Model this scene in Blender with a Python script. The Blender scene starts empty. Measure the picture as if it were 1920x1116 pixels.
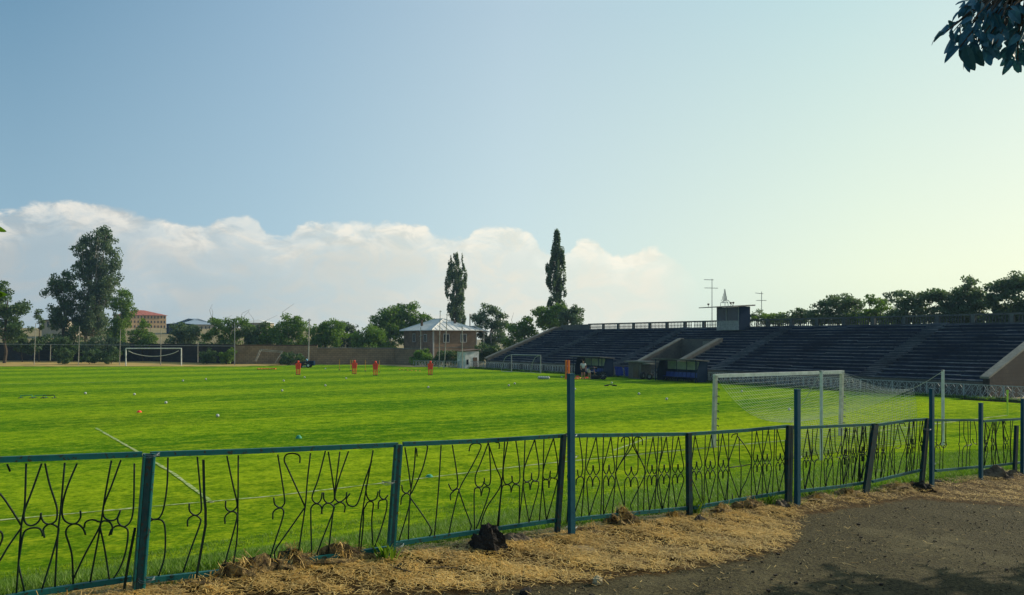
import bpy, math, random
import numpy as np
from mathutils import Vector, Matrix
R=math.radians; PI=math.pi
random.seed(7); rng=np.random.default_rng(7)
sc=bpy.context.scene; COL=sc.collection
# ---------------------------------------------------------------- camera
H=3.7; F=1440.0; HOR=636.0
cam=bpy.data.cameras.new('camera'); co=bpy.data.objects.new('camera',cam); COL.objects.link(co)
co.location=(0,0,H); co.rotation_euler=(R(90),0,0)
cam.sensor_width=36; cam.lens=27; cam.shift_y=(HOR-558)/1920.; cam.clip_end=20000; cam.clip_start=.05
sc.camera=co
# ---------------------------------------------------------------- light
SUN_AZ=63.0; SUN_EL=25.0
sv=Vector((math.sin(R(SUN_AZ))*math.cos(R(SUN_EL)),math.cos(R(SUN_AZ))*math.cos(R(SUN_EL)),math.sin(R(SUN_EL))))
sl=bpy.data.lights.new('sun','SUN'); sl.energy=4.6; sl.angle=R(.55); sl.color=(1,.88,.68)
so=bpy.data.objects.new('sun',sl); COL.objects.link(so); so.location=(30,15,30)
so.rotation_euler=sv.to_track_quat('Z','Y').to_euler()
sc.view_settings.view_transform='Standard'; sc.view_settings.look='None'
sc.view_settings.exposure=0.0; sc.view_settings.gamma=1
W=bpy.data.worlds.new('World'); sc.world=W; W.use_nodes=True
def world():
    nt=W.node_tree; N=nt.nodes; L=nt.links; N.clear()
    out=N.new('ShaderNodeOutputWorld'); bg=N.new('ShaderNodeBackground'); bg.inputs[1].default_value=.1
    L.new(bg.outputs[0],out.inputs[0])
    sky=N.new('ShaderNodeTexSky'); sky.sky_type='NISHITA'; sky.sun_disc=False
    sky.sun_elevation=R(SUN_EL); sky.sun_rotation=R(SUN_AZ); sky.dust_density=2.0; sky.ozone_density=1.4; sky.air_density=1.1
    def math_(op,a,b=None,c=None,clamp=False):
        n=N.new('ShaderNodeMath'); n.operation=op; n.use_clamp=clamp
        for i,v in enumerate((a,b,c)):
            if v is None: continue
            if isinstance(v,(int,float)): n.inputs[i].default_value=v
            else: L.new(v,n.inputs[i])
        return n.outputs[0]
    def mix(f,a,b,bt='MIX'):
        n=N.new('ShaderNodeMix'); n.data_type='RGBA'; n.blend_type=bt; n.clamp_factor=True
        for i,v in ((0,f),(6,a),(7,b)):
            if isinstance(v,(int,float)): n.inputs[i].default_value=v
            elif isinstance(v,tuple): n.inputs[i].default_value=v+(1,)
            else: L.new(v,n.inputs[i])
        return n.outputs[2]
    def sstep(x,a,b):
        n=N.new('ShaderNodeMapRange'); n.interpolation_type='SMOOTHSTEP'; n.clamp=True
        L.new(x,n.inputs[0]); n.inputs[1].default_value=a; n.inputs[2].default_value=b
        return n.outputs[0]
    tc=N.new('ShaderNodeTexCoord'); sep=N.new('ShaderNodeSeparateXYZ'); L.new(tc.outputs['Generated'],sep.inputs[0])
    x,y,z=sep.outputs
    az=math_('ARCTAN2',x,y)                       # 0 ahead, + right
    rad=math_('SQRT',math_('ADD',math_('MULTIPLY',x,x),math_('MULTIPLY',y,y)))
    el=math_('ARCTAN2',z,rad)
    # direction coordinates for the cloud noise
    cmb=N.new('ShaderNodeCombineXYZ'); L.new(az,cmb.inputs[0]); L.new(math_('MULTIPLY',el,1.7),cmb.inputs[1])
    def noise(scale,det,rough,dist=0,vec=None,off=0):
        n=N.new('ShaderNodeTexNoise'); n.noise_dimensions='3D'; n.inputs['Scale'].default_value=scale
        n.inputs['Detail'].default_value=det; n.inputs['Roughness'].default_value=rough; n.inputs['Distortion'].default_value=dist
        v=vec or cmb.outputs[0]
        if off:
            a=N.new('ShaderNodeVectorMath'); a.operation='ADD'; L.new(v,a.inputs[0]); a.inputs[1].default_value=(off,off*.7,off*1.3); v=a.outputs[0]
        L.new(v,n.inputs['Vector']); return n.outputs[0]
    # base sky: the physical sky, evened out towards a summer-evening haze
    skyc=mix(1.0,sky.outputs[0],(SKY_MUL),'MULTIPLY')
    skyh=mix(.85,skyc,SKY_BASE_NODES(N,L,az,el,math_,mix,sstep))
    # cloud-top elevation against azimuth
    fc=N.new('ShaderNodeFloatCurve')
    pts=CLOUD_TOP
    azn=math_('MULTIPLY_ADD',az,1/2.4,.5)         # -1.2..1.2 -> 0..1
    c=fc.mapping.curves[0]
    P=[(0.0,.2)]+[((math.atan((px-960)/F)/2.4+.5),math.atan((HOR-py)/F*math.cos(math.atan((px-960)/F)))*3) for px,py in pts]+[(1.0,.0)]
    while len(c.points)<len(P): c.points.new(.5,.5)
    for p,q in zip(c.points,P): p.location=q; p.handle_type='AUTO'
    fc.mapping.use_clip=False
    fc.mapping.update(); L.new(azn,fc.inputs[1])
    top=math_('DIVIDE',fc.outputs[0],3.0)
    n1=noise(26,5,.62,.5); n2=noise(9,5,.55,.3,off=3.1); n3=noise(70,4,.6,.2,off=9.7)
    edge=math_('ADD',math_('MULTIPLY',math_('SUBTRACT',n1,.5),.017),math_('MULTIPLY',math_('SUBTRACT',n3,.5),.012))
    d=math_('ADD',math_('SUBTRACT',top,el),edge)   # >0 inside cloud
    body=sstep(d,-.001,.0075)
    rim=math_('MULTIPLY',sstep(d,0.0,.004),math_('SUBTRACT',1.0,sstep(d,.008,.055)))
    fadeR=math_('SUBTRACT',1.0,sstep(az,.17,.25))
    up=noise(15,6,.6,.8,off=5.5)
    dens=math_('MULTIPLY',body,math_('ADD',.58,math_('MULTIPLY',sstep(up,.4,.62),.38)))
    dens=math_('MULTIPLY',dens,fadeR)
    # body colour: cool grey-lilac to the left and low, cream towards the sun
    lr=sstep(az,-.60,.22); HI_=mix(lr,(6.9,6.9,6.6),(9.2,8.7,7.3)); RIM_=mix(lr,(8.6,8.3,7.5),(10.2,9.7,8.2))
    bodyc=mix(lr,CLOUD_L,CLOUD_R)
    bodyc=mix(math_('MULTIPLY',sstep(n2,.42,.66),.5),bodyc,HI_)
    bodyc=mix(math_('MULTIPLY',rim,sstep(n1,.35,.6)),bodyc,RIM_)
    skyf=mix(dens,skyh,bodyc)
    # below the horizon: dull ground colour
    gm=sstep(el,-.02,-.0)
    skyf=mix(gm,(1.2,1.25,1.1),skyf)
    L.new(skyf,bg.inputs[0])
SKY_MUL=(1.0,1.0,1.0)
CLOUD_TOP=[(-300,380),(-60,395),(20,392),(80,374),(200,382),(300,408),(385,420),(405,410),(430,405),(462,404),(488,418),(512,440),(542,440),(562,419),(700,416),(798,421),(815,440),(872,446),(886,430),(930,422),(970,427),(1003,444),(1025,470),(1062,475),(1076,455),(1104,446),(1130,458),(1150,478),(1190,471),(1216,460),(1250,474),(1288,498),(1304,520),(1326,560),(1400,610),(1700,636)]
CLOUD_L=(4.7,5.2,5.35); CLOUD_R=(8.8,8.7,7.4)
def SKY_BASE_NODES(N,L,az,el,math_,mix,sstep):
    def lin(c,n): return tuple((((v/255+.055)/1.055)**2.4*10-.15*m)/.85 for v,m in zip(c,n))
    NL,NC,NR=(1.5,2.3,3.2),(2.1,3.0,4.3),(6.8,7.6,7.9)
    def ramp(st):
        n=N.new('ShaderNodeValToRGB'); L.new(math_('MULTIPLY_ADD',az,1/(2*PI),.5),n.inputs[0]); e=n.color_ramp.elements; n.color_ramp.interpolation='LINEAR'
        while len(e)<len(st): e.new(.5)
        for k,(a,c) in zip(e,st): k.position=a/(2*PI)+.5; k.color=tuple(v/12 for v in c)+(1,)
        return mix(1.0,n.outputs[0],(12.,12.,12.),'MULTIPLY')
    hi=ramp([(-2.8,lin((95,130,160),NL)),(-.58,lin((106,148,178),NL)),(-.3,lin((146,179,203),NL)),(-.0,lin((180,205,220),NC)),(.40,lin((200,229,230),NR)),(1.1,lin((225,240,235),NR)),(2.6,lin((130,160,180),NC))])
    lo=ramp([(-2.8,lin((135,170,190),NL)),(-.56,lin((150,184,204),NL)),(-.3,lin((172,202,217),NL)),(-.0,lin((204,226,230),NC)),(.45,lin((240,252,228),NR)),(1.1,lin((253,253,225),NR)),(2.6,lin((160,185,195),NC))])
    return mix(math_('MULTIPLY',math_('SUBTRACT',el,.08),3.1,None,True),lo,hi)
world()
# ---------------------------------------------------------------- frames
def px2(px,Y): return (px-960)/F*Y
def pz(py,Y): return H-(py-HOR)*Y/F
def at(px,py,z=0.0):                      # point of the ground plane z seen there
    Y=(H-z)*F/(py-HOR); return Vector((px2(px,Y),Y,z))
def atY(px,py,Y): return Vector((px2(px,Y),Y,pz(py,Y)))
TF=R(36.5); cf,sf=math.cos(TF),math.sin(TF); NF=5.6
def sn(x,y): return x*cf+y*sf, -x*sf+y*cf
def xy(s,n): return s*cf-n*sf, s*sf+n*cf
def fp(px,py,n=NF):                       # point of the near fence's plane
    a=(px-960)/F; Y=n/(cf-a*sf); return Vector((a*Y,Y,pz(py,Y)))
TS=R(34.0); cs,ss=math.cos(TS),math.sin(TS)
def pq(p,q,z=0): return Vector((p*cs-q*ss,p*ss+q*cs,z))   # stand frame
def sm(t): t=min(1,max(0,t)); return t*t*(3-2*t)
def zpath(s): return 2.03-.048*min(max(s,-25),32)
def gz(x,y):
    s,n=sn(x,y)
    z=0.0
    if n<14:
        t=min(1,max(0,(n-6.0)/7.6)); t=.75*t+.25*sm(t)
        z=zpath(s)*(1-t)
    if y>128:
        a=x/y
        z+=8.5*sm((y-135)/190)*sm((-a-.12)/.14)
    return z
# ---------------------------------------------------------------- mesh helpers
class MB:
    def __init__(s): s.v=[]; s.f=[]
    def add(s,vs,fs):
        o=len(s.v); s.v+= [tuple(v) for v in vs]; s.f+=[tuple(i+o for i in f) for f in fs]
    def box(s,c,size,rz=0,M=None):
        x,y,z=[a/2 for a in size]; vs=[Vector((i*x,j*y,k*z)) for i in(-1,1) for j in(-1,1) for k in(-1,1)]
        m=Matrix.Rotation(rz,3,'Z') if M is None else M
        s.add([m@v+Vector(c) for v in vs],[(0,1,3,2),(4,6,7,5),(0,4,5,1),(2,3,7,6),(0,2,6,4),(1,5,7,3)])
    def bar(s,a,b,w,h=None,up=Vector((0,0,1))):      # rectangular bar from a to b
        a=Vector(a); b=Vector(b); h=h or w; d=(b-a).normalized()
        if abs(d.dot(up))>.95: up=Vector((cf,sf,0))
        x=d.cross(up).normalized(); y=x.cross(d).normalized()
        vs=[p+x*i*w/2+y*j*h/2 for p in(a,b) for i,j in((-1,-1),(1,-1),(1,1),(-1,1))]
        s.add(vs,[(3,2,1,0),(4,5,6,7)]+[(i,(i+1)%4,(i+1)%4+4,i+4) for i in range(4)])
    def tube(s,pts,r,k=6,r2=None,cap=True):
        pts=[Vector(p) for p in pts]; n=len(pts); r2=r if r2 is None else r2; vs=[]
        X=None
        for i,p in enumerate(pts):
            d=(pts[min(i+1,n-1)]-pts[max(i-1,0)])
            d=d.normalized() if d.length>1e-9 else Vector((0,0,1))
            if X is None:
                u=Vector((0,0,1)) if abs(d.z)<.9 else Vector((1,0,0)); X=d.cross(u).normalized()
            else:
                X=(X-d*X.dot(d)); X=X.normalized() if X.length>1e-6 else d.orthogonal().normalized()
            Yv=d.cross(X); rr=r+(r2-r)*i/max(1,n-1)
            vs+=[p+X*math.cos(2*PI*j/k)*rr+Yv*math.sin(2*PI*j/k)*rr for j in range(k)]
        fs=[(i*k+j,i*k+(j+1)%k,(i+1)*k+(j+1)%k,(i+1)*k+j) for i in range(n-1) for j in range(k)]
        if cap: fs+=[tuple(range(k))[::-1],tuple((n-1)*k+j for j in range(k))]
        s.add(vs,fs)
    def lathe(s,c,prof,k=12,M=None):                  # prof (r,z)
        m=M or Matrix.Identity(3); c=Vector(c); vs=[]
        for r,z in prof: vs+=[m@Vector((r*math.cos(2*PI*j/k),r*math.sin(2*PI*j/k),z))+c for j in range(k)]
        n=len(prof); fs=[(i*k+j,i*k+(j+1)%k,(i+1)*k+(j+1)%k,(i+1)*k+j) for i in range(n-1) for j in range(k)]
        s.add(vs,fs+[tuple(range(k))[::-1],tuple((n-1)*k+j for j in range(k))])
    def build(s,name,m,parent=None,smooth=False,loc=None):
        me=bpy.data.meshes.new(name); vs=s.v
        off=Vector(loc) if loc is not None else (parent_world(parent) if parent else Vector((0,0,0)))
        me.from_pydata([(v[0]-off[0],v[1]-off[1],v[2]-off[2]) for v in vs],[],s.f); me.materials.append(m)
        if smooth: me.polygons.foreach_set('use_smooth',[True]*len(me.polygons))
        o=bpy.data.objects.new(name,me); COL.objects.link(o)
        if parent: o.parent=parent
        if loc is not None and not parent: o.location=loc
        return o
def parent_world(p):
    v=Vector((0,0,0))
    while p is not None: v+=p.location; p=p.parent
    return v
def tag(o,label=None,cat=None,group=None,kind=None):
    if label: o['label']=label
    if cat: o['category']=cat
    if group: o['group']=group
    if kind: o['kind']=kind
    return o
def empty(name,loc,label,cat,group=None):
    o=bpy.data.objects.new(name,None); COL.objects.link(o); o.location=loc; o.empty_display_size=.3
    return tag(o,label,cat,group)
def copy_tree(o,parent=None):
    c=o.copy(); COL.objects.link(c); c.parent=parent
    for ch in [k for k in bpy.data.objects if k.parent==o]: copy_tree(ch,c)
    return c
def npmesh(name,V,Fq,m,parent=None,smooth=False,rnd=None):
    k=Fq.shape[1]; me=bpy.data.meshes.new(name)
    me.vertices.add(len(V)); me.vertices.foreach_set('co',np.asarray(V,dtype=np.float32).ravel())
    me.loops.add(Fq.size); me.loops.foreach_set('vertex_index',Fq.astype(np.int32).ravel())
    me.polygons.add(len(Fq)); me.polygons.foreach_set('loop_start',np.arange(0,Fq.size,k,dtype=np.int32))
    me.polygons.foreach_set('loop_total',np.full(len(Fq),k,dtype=np.int32))
    if smooth: me.polygons.foreach_set('use_smooth',np.ones(len(Fq),dtype=bool))
    me.update(calc_edges=True); me.validate()
    if rnd is not None:
        a=me.attributes.new('rnd','FLOAT','FACE'); a.data.foreach_set('value',rnd.astype(np.float32))
    me.materials.append(m)
    o=bpy.data.objects.new(name,me); COL.objects.link(o)
    if parent: o.parent=parent
    return o
# ---------------------------------------------------------------- materials
class NB:
    def __init__(s,name):
        s.m=bpy.data.materials.new(name); s.m.use_nodes=True; s.N=s.m.node_tree.nodes; s.L=s.m.node_tree.links
        s.b=s.N['Principled BSDF']; s.tc=s.N.new('ShaderNodeTexCoord'); s.out=s.N['Material Output']
        s.geo=s.N.new('ShaderNodeNewGeometry')
    def set(s,k,v):
        i=s.b.inputs[k]
        if isinstance(v,(int,float)): i.default_value=v
        elif isinstance(v,tuple): i.default_value=v+(1,) if len(v)==3 else v
        else: s.L.new(v,i)
    def noise(s,scale,det=4,rough=.55,dist=0,world=False,sc3=None,rot=0):
        n=s.N.new('ShaderNodeTexNoise'); n.inputs['Scale'].default_value=scale; n.inputs['Detail'].default_value=det
        n.inputs['Roughness'].default_value=rough; n.inputs['Distortion'].default_value=dist
        v=s.geo.outputs['Position'] if world else s.tc.outputs['Object']
        if sc3 or rot:
            mp=s.N.new('ShaderNodeMapping'); s.L.new(v,mp.inputs[0]); mp.vector_type='TEXTURE'
            mp.inputs['Rotation'].default_value=(0,0,rot)
            if sc3: mp.inputs['Scale'].default_value=tuple(1/a for a in sc3)
            v=mp.outputs[0]
        s.L.new(v,n.inputs['Vector']); return n.outputs[0]
    def ramp(s,x,stops):
        n=s.N.new('ShaderNodeValToRGB'); s.L.new(x,n.inputs[0]); e=n.color_ramp.elements
        while len(e)<len(stops): e.new(.5)
        for k,(p,c) in zip(e,stops): k.position=p; k.color=(c if isinstance(c,tuple) else (c,c,c))+(1,)
        return n.outputs[0]
    def mix(s,f,a,b,bt='MIX'):
        n=s.N.new('ShaderNodeMix'); n.data_type='RGBA'; n.blend_type=bt
        for i,v in ((0,f),(6,a),(7,b)):
            if isinstance(v,(int,float)): n.inputs[i].default_value=v
            elif isinstance(v,tuple): n.inputs[i].default_value=v+(1,)
            else: s.L.new(v,n.inputs[i])
        return n.outputs[2]
    def math(s,op,a,b=0.,clamp=False):
        n=s.N.new('ShaderNodeMath'); n.operation=op; n.use_clamp=clamp
        for i,v in enumerate((a,b)):
            if isinstance(v,(int,float)): n.inputs[i].default_value=v
            else: s.L.new(v,n.inputs[i])
        return n.outputs[0]
    def bump(s,h,st=.3,d=.02):
        n=s.N.new('ShaderNodeBump'); n.inputs['Strength'].default_value=st; n.inputs['Distance'].default_value=d
        s.L.new(h,n.inputs['Height']); s.L.new(n.outputs[0],s.b.inputs['Normal'])
    def attr(s,name):
        n=s.N.new('ShaderNodeAttribute'); n.attribute_name=name; return n.outputs['Fac']
def mk(name,c1,c2=None,scale=3.,rough=.8,bump=.0,bd=.01,metal=0.,spec=.3,lo=.35,hi=.65,det=5,world=False):
    b=NB(name); c2=c2 or tuple(x*.7 for x in c1)
    n=b.noise(scale,det,.6,world=world); b.set('Base Color',b.mix(b.ramp(n,[(lo,0.),(hi,1.)]),c1,c2))
    b.set('Roughness',rough); b.set('Metallic',metal); b.set('Specular IOR Level',spec)
    if bump: b.bump(b.noise(scale*6,4,.6,world=world),bump,bd)
    return b.m
def leafmat(name,c1,c2,c3,trans=.35,tcol=None,scale=.5):
    b=NB(name); n=b.noise(scale,3,.5,world=False); rn=b.attr('rnd')
    c=b.mix(b.ramp(n,[(.35,0.),(.65,1.)]),c1,c2); c=b.mix(b.math('MULTIPLY',rn,.7),c,c3)
    b.set('Base Color',c); b.set('Roughness',.55); b.set('Specular IOR Level',.25)
    t=b.N.new('ShaderNodeBsdfTranslucent'); tc=b.mix(1.0,c,tcol or (1.5,1.7,.6),'MULTIPLY'); b.L.new(tc,t.inputs[0])
    ms=b.N.new('ShaderNodeMixShader'); ms.inputs[0].default_value=trans
    b.L.new(b.b.outputs[0],ms.inputs[1]); b.L.new(t.outputs[0],ms.inputs[2]); b.L.new(ms.outputs[0],b.out.inputs[0])
    return b.m
def pitchmat():
    b=NB('mown_grass'); pos=b.geo.outputs['Position']
    big=b.noise(.07,4,.55,world=True); fine=b.math('ADD',b.math('MULTIPLY',b.noise(1.4,8,.8,world=True),.5),b.math('MULTIPLY',b.noise(7.,6,.8,world=True),.5))
    mid=b.noise(1.6,8,.78,world=True,sc3=(.09,1,1),rot=R(32)); tiny=b.noise(60,3,.7,world=True)
    # mowing bands run parallel to the goal line
    sx=b.N.new('ShaderNodeVectorMath'); sx.operation='DOT_PRODUCT'; b.L.new(pos,sx.inputs[0]); sx.inputs[1].default_value=(-math.sin(R(34)),math.cos(R(34)),0)
    ph=b.math('ADD',b.math('MULTIPLY',sx.outputs['Value'],2*PI/11.),b.math('MULTIPLY',big,2.2))
    st=b.math('MULTIPLY_ADD' if False else 'MULTIPLY',b.math('SINE',ph),.5); st=b.math('ADD',st,.5)
    c=b.mix(b.ramp(st,[(.35,0.),(.65,1.)]),G_A,G_B)
    c=b.mix(b.math('MULTIPLY',b.ramp(mid,[(.50,0.),(.66,1.)]),.6),c,G_Y); c=b.mix(b.math('MULTIPLY',b.ramp(mid,[(.36,1.),(.47,0.)]),.7),c,G_D)
    c=b.mix(b.math('MULTIPLY',b.ramp(big,[(.52,0.),(.7,1.)]),.3),c,G_Y)
    c=b.mix(b.math('MULTIPLY',b.ramp(fine,[(.42,1.),(.52,0.)]),.75),c,G_D)
    c=b.mix(b.math('MULTIPLY',b.ramp(tiny,[(.38,1.),(.52,0.)]),.6),c,G_D)
    dry=b.attr('dry'); c=b.mix(b.math('MULTIPLY',dry,b.ramp(fine,[(.40,.05),(.60,1.)])),c,(.42,.50,.012))
    # rough, deeper green grass on the bank below the fence
    rb=b.attr('rough'); c=b.mix(b.math('MULTIPLY',rb,.9),c,b.mix(b.ramp(tiny,[(.4,0.),(.6,1.)]),(.02,.06,.005),G_R))
    c=b.mix(b.math('MULTIPLY',b.ramp(fine,[(.50,0.),(.60,1.)]),.55),c,G_Y)
    b.set('Base Color',c); b.set('Roughness',1.); b.set('Specular IOR Level',.0)
    h=b.math('ADD',fine,b.math('MULTIPLY',tiny,.6)); b.bump(h,.9,.05)
    return b.m
G_A=(.075,.215,.008); G_B=(.19,.345,.010); G_Y=(.42,.48,.018); G_D=(.035,.11,.004); G_R=(.04,.11,.006)
def pathmat():
    b=NB('asphalt_and_straw'); st=b.attr('straw')
    n=b.noise(7,6,.7,world=True); n2=b.noise(1.1,4,.6,world=True); n3=b.noise(38,5,.8,world=True); n4=b.noise(16,6,.75,world=True)
    asp=b.mix(b.ramp(n3,[(.38,0.),(.62,1.)]),(.008,.007,.003),(.125,.108,.05))
    asp=b.mix(b.math('MULTIPLY',b.ramp(n2,[(.50,0.),(.66,1.)]),.75),asp,(.15,.13,.065))
    asp=b.mix(b.math('MULTIPLY',b.ramp(n4,[(.56,0.),(.66,1.)]),.8),asp,(.03,.026,.02))
    soil=b.mix(b.ramp(n4,[(.35,0.),(.65,1.)]),(.016,.009,.003),(.15,.088,.022))
    soil=b.mix(b.math('MULTIPLY',b.ramp(n2,[(.35,1.),(.6,0.)]),.6),soil,(.06,.045,.02))
    f=b.math('ADD',b.math('MULTIPLY',st,1.25),b.math('MULTIPLY',b.math('SUBTRACT',n,.5),1.5)); f=b.ramp(f,[(.45,0.),(.62,1.)])
    b.set('Base Color',b.mix(f,asp,soil)); b.set('Roughness',.95); b.set('Specular IOR Level',.15)
    b.bump(b.math('ADD',b.math('MULTIPLY',n4,.8),b.math('MULTIPLY',n3,.5)),1.,.05)
    return b.m
def brickmat(name,c1,c2,mortar,scale=1.,bw=.4,bh=.18):
    b=NB(name); t=b.N.new('ShaderNodeTexBrick'); t.inputs['Scale'].default_value=scale
    # walls run along local x; use x and z
    sp=b.N.new('ShaderNodeSeparateXYZ'); b.L.new(b.tc.outputs['Object'],sp.inputs[0]); cb=b.N.new('ShaderNodeCombineXYZ')
    b.L.new(b.math('ADD',sp.outputs[0],sp.outputs[1]),cb.inputs[0]); b.L.new(sp.outputs[2],cb.inputs[1]); b.L.new(cb.outputs[0],t.inputs['Vector'])
    t.inputs['Color1'].default_value=c1+(1,); t.inputs['Color2'].default_value=c2+(1,); t.inputs['Mortar'].default_value=mortar+(1,)
    t.inputs['Brick Width'].default_value=bw; t.inputs['Row Height'].default_value=bh; t.inputs['Mortar Size'].default_value=.015
    n=b.noise(.7,5,.6); c=b.mix(b.math('MULTIPLY',b.ramp(n,[(.4,0.),(.65,1.)]),.6),t.outputs[0],tuple(x*.45 for x in c1))
    b.set('Base Color',c); b.set('Roughness',.9); b.set('Specular IOR Level',.2); b.bump(b.noise(8,4,.6),.4,.02)
    return b.m
def concmat(name,c1,c2,dark,scale=.8):
    b=NB(name); n=b.noise(scale,6,.65,world=True); n2=b.noise(scale*9,4,.6,world=True); oi=b.N.new('ShaderNodeObjectInfo')
    c=b.mix(b.ramp(n,[(.35,0.),(.65,1.)]),c1,c2); c=b.mix(b.math('MULTIPLY',b.ramp(n2,[(.5,0.),(.68,1.)]),.6),c,dark)
    c=b.mix(b.math('MULTIPLY',oi.outputs['Random'],.35),c,dark)
    b.set('Base Color',c); b.set('Roughness',.9); b.set('Specular IOR Level',.2); b.bump(n2,.5,.03)
    return b.m
def paintmat(name,c1,c2,rust,amt=.2,metal=0.):
    b=NB(name); n=b.noise(9,5,.65); n2=b.noise(34,4,.6)
    c=b.mix(b.ramp(n,[(.35,0.),(.65,1.)]),c1,c2); c=b.mix(b.ramp(n2,[(.68-amt*.4,0.),(.74-amt*.4,1.)]),c,rust)
    b.set('Base Color',c); b.set('Roughness',.5); b.set('Metallic',metal); b.set('Specular IOR Level',.15); b.bump(n2,.25,.004)
    return b.m
m_pitch=pitchmat(); m_path=pathmat()
m_ground=mk('dry_field',(.16,.13,.055),(.27,.21,.09),.05,.95,.0,lo=.4,hi=.6,world=True)
m_sand=mk('dry_sandy_grass',(.52,.35,.10),(.27,.20,.055),.25,.95,.3,.05,world=True)
m_line=mk('worn_line_paint',(.44,.48,.24),(.16,.27,.02),4.,.9,world=True,lo=.38,hi=.58)
m_teal=paintmat('teal_paint',(.008,.085,.085),(.012,.11,.10),(.03,.035,.022),.28)
m_teald=paintmat('dark_teal_paint',(.006,.026,.032),(.010,.045,.048),(.028,.020,.014),.3)
m_tealb=paintmat('blue_teal_paint',(.010,.07,.105),(.014,.085,.12),(.02,.03,.03),.08)
m_rod=paintmat('dark_green_iron',(.004,.014,.010),(.006,.022,.016),(.03,.018,.01),.2)
m_wire=mk('galvanised_wire',(.25,.3,.3),(.1,.12,.12),20,.5,metal=.6)
m_white=mk('white_paint',(.72,.74,.70),(.5,.52,.48),4,.6,.1,.005)
m_greym=mk('grey_metal',(.34,.36,.36),(.2,.22,.22),6,.6,.1,.004)
m_pole=mk('weathered_pole',(.40,.38,.33),(.24,.23,.2),3,.8,.1)
m_rust=mk('rusty_iron',(.16,.10,.06),(.08,.05,.035),8,.85,.2)
m_net=mk('net_cord',(.55,.56,.5),(.45,.45,.4),5,.8)
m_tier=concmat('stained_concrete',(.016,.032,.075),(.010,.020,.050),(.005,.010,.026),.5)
m_nose=concmat('worn_sunlit_tier_edge',(.26,.29,.34),(.022,.032,.06),(.008,.014,.03),.30)  # pale tone stands in for grazing sun on tier edges; patchiness is wear
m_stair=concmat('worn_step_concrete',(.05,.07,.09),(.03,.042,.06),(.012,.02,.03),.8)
m_conc=concmat('grey_concrete',(.17,.155,.13),(.10,.095,.085),(.05,.05,.048),.7)
m_cope=concmat('coping_concrete',(.27,.265,.22),(.17,.17,.145),(.08,.08,.07),.9)
m_tuff=brickmat('tuff_block_wall',(.052,.042,.032),(.034,.032,.026),(.02,.02,.018),1.,.5,.25)
m_brick=brickmat('brick_wall',(.30,.195,.12),(.21,.14,.09),(.2,.17,.13),1.,.45,.2)
m_wall=brickmat('pitch_wall_stone',(.38,.26,.15),(.30,.21,.12),(.1,.08,.06),1.,.6,.3)
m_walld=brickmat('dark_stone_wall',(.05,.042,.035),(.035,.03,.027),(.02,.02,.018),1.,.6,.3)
m_roofz=mk('zinc_roof',(.74,.73,.70),(.6,.6,.57),1.2,.6,.15,.02)
m_roofr=mk('red_tiled_roof',(.42,.13,.09),(.3,.09,.06),1.,.8)
m_roofb=mk('blue_sheet_roof',(.22,.30,.38),(.3,.36,.42),1.,.6)
m_ochre=mk('ochre_plaster',(.56,.37,.19),(.46,.30,.15),.4,.9)
m_cream=mk('cream_plaster',(.42,.37,.27),(.3,.27,.2),.4,.9)
m_whitew=mk('whitewash',(.82,.82,.78),(.42,.42,.38),1.4,.9,.2,.02)
m_dark=mk('dark_window',(.02,.022,.025),(.03,.03,.035),2,.25,spec=.6)
m_frame=mk('window_frame',(.5,.5,.47),(.35,.35,.33),5,.7)
m_red=mk('red_plastic',(.95,.085,.04),(.85,.06,.03),3,.45)
m_yel=mk('yellow_plastic',(.75,.36,.03),(.6,.28,.02),3,.5)
m_org=mk('orange_plastic',(.85,.22,.02),(.7,.16,.02),3,.5)
m_flag=mk('lime_plastic',(.55,.75,.05),(.45,.65,.05),3,.5)
m_ball=mk('white_ball',(.6,.62,.58),(.35,.37,.35),14,.5)
m_gcone=mk('green_plastic',(.03,.30,.16),(.02,.22,.12),3,.5)
m_black=mk('black_rubber',(.02,.02,.022),(.03,.03,.032),5,.7)
m_blue=mk('blue_seat_plastic',(.012,.06,.32),(.01,.045,.24),3,.45)
m_bluec=mk('blue_cloth',(.02,.05,.38),(.012,.035,.26),4,.7)
m_panel=mk('cloudy_plastic_sheet',(.34,.42,.30),(.2,.26,.2),2,.4)
m_navy=mk('navy_sheet',(.010,.024,.055),(.014,.03,.06),2,.9,spec=.02)
m_skin=mk('skin',(.42,.23,.15),(.36,.19,.12),8,.6)
m_hair=mk('dark_hair',(.015,.012,.01),(.02,.016,.012),9,.7)
m_shirtw=mk('white_shirt',(.7,.7,.7),(.5,.5,.5),6,.8)
m_shirtb=mk('light_blue_shirt',(.15,.42,.62),(.1,.3,.5),6,.8)
m_shirtk=mk('black_shirt',(.02,.022,.03),(.03,.032,.04),6,.8)
m_bark=mk('bark',(.10,.075,.05),(.05,.04,.03),4,.95,.6,.04)
m_barkl=mk('pale_bark',(.34,.32,.27),(.16,.14,.11),2.5,.9,.3,.03)
m_rock=mk('tuff_rock',(.17,.13,.085),(.05,.04,.03),5,.95,.9,.04,lo=.4,hi=.62)
m_rockd=mk('dark_rock',(.03,.025,.02),(.012,.01,.008),6,.95,.9,.04)
m_turf=mk('matted_dry_grass',(.38,.27,.11),(.07,.045,.02),16,.95,1.,.05,lo=.4,hi=.6)
m_straw=leafmat('straw',(.50,.29,.045),(.16,.085,.014),(.92,.68,.26),.1,(1,1,.7),3.)
m_blade=leafmat('grass_blades',(.010,.045,.003),(.05,.14,.008),(.26,.40,.06),.35,(1.5,1.6,.5),3.)
m_lA=leafmat('leaf_mid_green',(.06,.125,.022),(.09,.16,.026),(.15,.23,.04),.35,scale=.35)
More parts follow.
